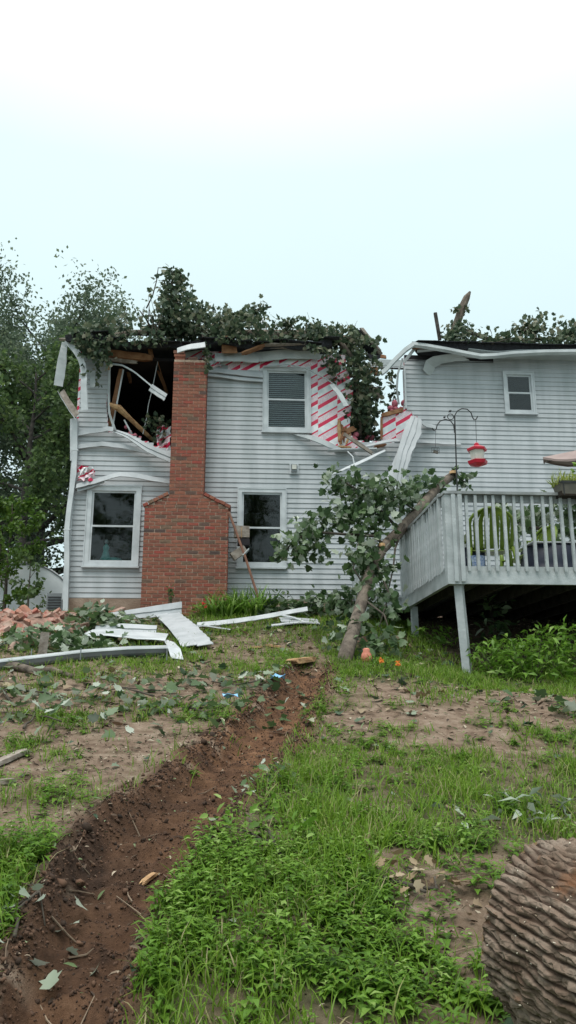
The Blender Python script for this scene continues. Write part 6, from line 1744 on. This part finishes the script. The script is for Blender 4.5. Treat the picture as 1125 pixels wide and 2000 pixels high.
def ridge_f(s, a):
    a2 = a + .018 * (fbm(s * 7, a * 8 + 3, 3) - .45) + .05 * s
    u = a2 * 36 + .9 * (vnoise(s * 9, a * 14) - .5)
    fl = np.floor(u); r3 = 1 - np.abs(2 * (u - fl) - 1)
    brk = vnoise(s * 20 + fl * 3.7, fl * 5.1)
    r2 = 1 - np.abs(2 * vnoise(s * 22 + 31, a2 * 80 + 7) - 1)
    return sst(.10, .62, r3) * (.30 + .70 * sst(.22, .50, brk)) * (.75 + .25 * r2)
rd = per(ridge_f)
small = per(lambda s, a: fbm(s * 30, a * 46, 4)) - .45
rad_ = LR * (1.01 + .012 * per(lambda s, a: fbm(s * 1.6, a * 2.2, 2) - .4)) + .014 * rd + .024 * small * (.45 + rd)
edge = .012 * (per(lambda s, a: vnoise(s * 0, a * 26)) - .5)
SSe = SS + np.where(SS < .03, edge, 0)
LV = A0 + SSe[..., None] * AX + rad_[..., None] * (np.cos(TT)[..., None] * AU + np.sin(TT)[..., None] * AV)
ii = np.arange(NS * NT).reshape(NS, NT); i2 = np.roll(ii, -1, 1)
LF = np.stack([ii[:-1], i2[:-1], i2[1:], ii[1:]], -1).reshape(-1, 4)
lm = np_mesh('bark', LV.reshape(-1, 3), LF)
bk = np.stack([SS, np.cos(TT) * LR, np.sin(TT) * LR], -1)
a = lm.attributes.new('barkuv', 'FLOAT_VECTOR', 'POINT'); a.data.foreach_set('vector', bk.reshape(-1).astype(np.float32))
a = lm.attributes.new('ridge', 'FLOAT', 'POINT'); a.data.foreach_set('value', rd.ravel().astype(np.float32))
lg = empty('log', tuple(A0 - np.array([0, 0, LR]))); tag(lg, 'thick log with deep furrowed brown bark at the lower right corner', 'log')
under(lg, link('bark', lm, log_mat(), None, True))
def endcap(k, s):
    ring = LV[k]; c = A0 + AX * (ss[k] + s * -.01)
    b = MB(); vs = [tuple(c)] + [tuple(c + (q - c) * .5) for q in ring[::10]] + [tuple(q) for q in ring[::10]]; n_ = len(ring[::10])
    b.add(vs, [(0, 1 + i, 1 + (i + 1) % n_) for i in range(n_)] + [(1 + i, 1 + n_ + i, 1 + n_ + (i + 1) % n_, 1 + (i + 1) % n_) for i in range(n_)])
    under(lg, b.build('sawn_end', mat('sawn_wood', (.50, .36, .21), (.36, .24, .13), 14, .8, .5, 50)))
endcap(0, -1); endcap(NS - 1, 1)
# wood chips caught in the bark
n = 260; si = rg.integers(4, NS - 4, n); ti = rg.integers(0, NT, n)
pos = LV[si, ti] + (np.cos(tt[ti])[:, None] * AU + np.sin(tt[ti])[:, None] * AV) * .003
cb = Bag(); cb.add(*scatter(ico, icf, pos, frames(rg.normal(size=(n, 3)), rg.uniform(0, 6, n)), np.stack([rg.uniform(.002, .006, n), rg.uniform(.0015, .004, n), np.full(n, .0015)], 1), rg.random(n)))
o = cb.build('wood_chips', leaf_mat('pale_chip', [(0, (.5, .4, .28)), (1, (.75, .68, .56))], 0, .8)); o['kind'] = 'stuff'; under(lg, o)
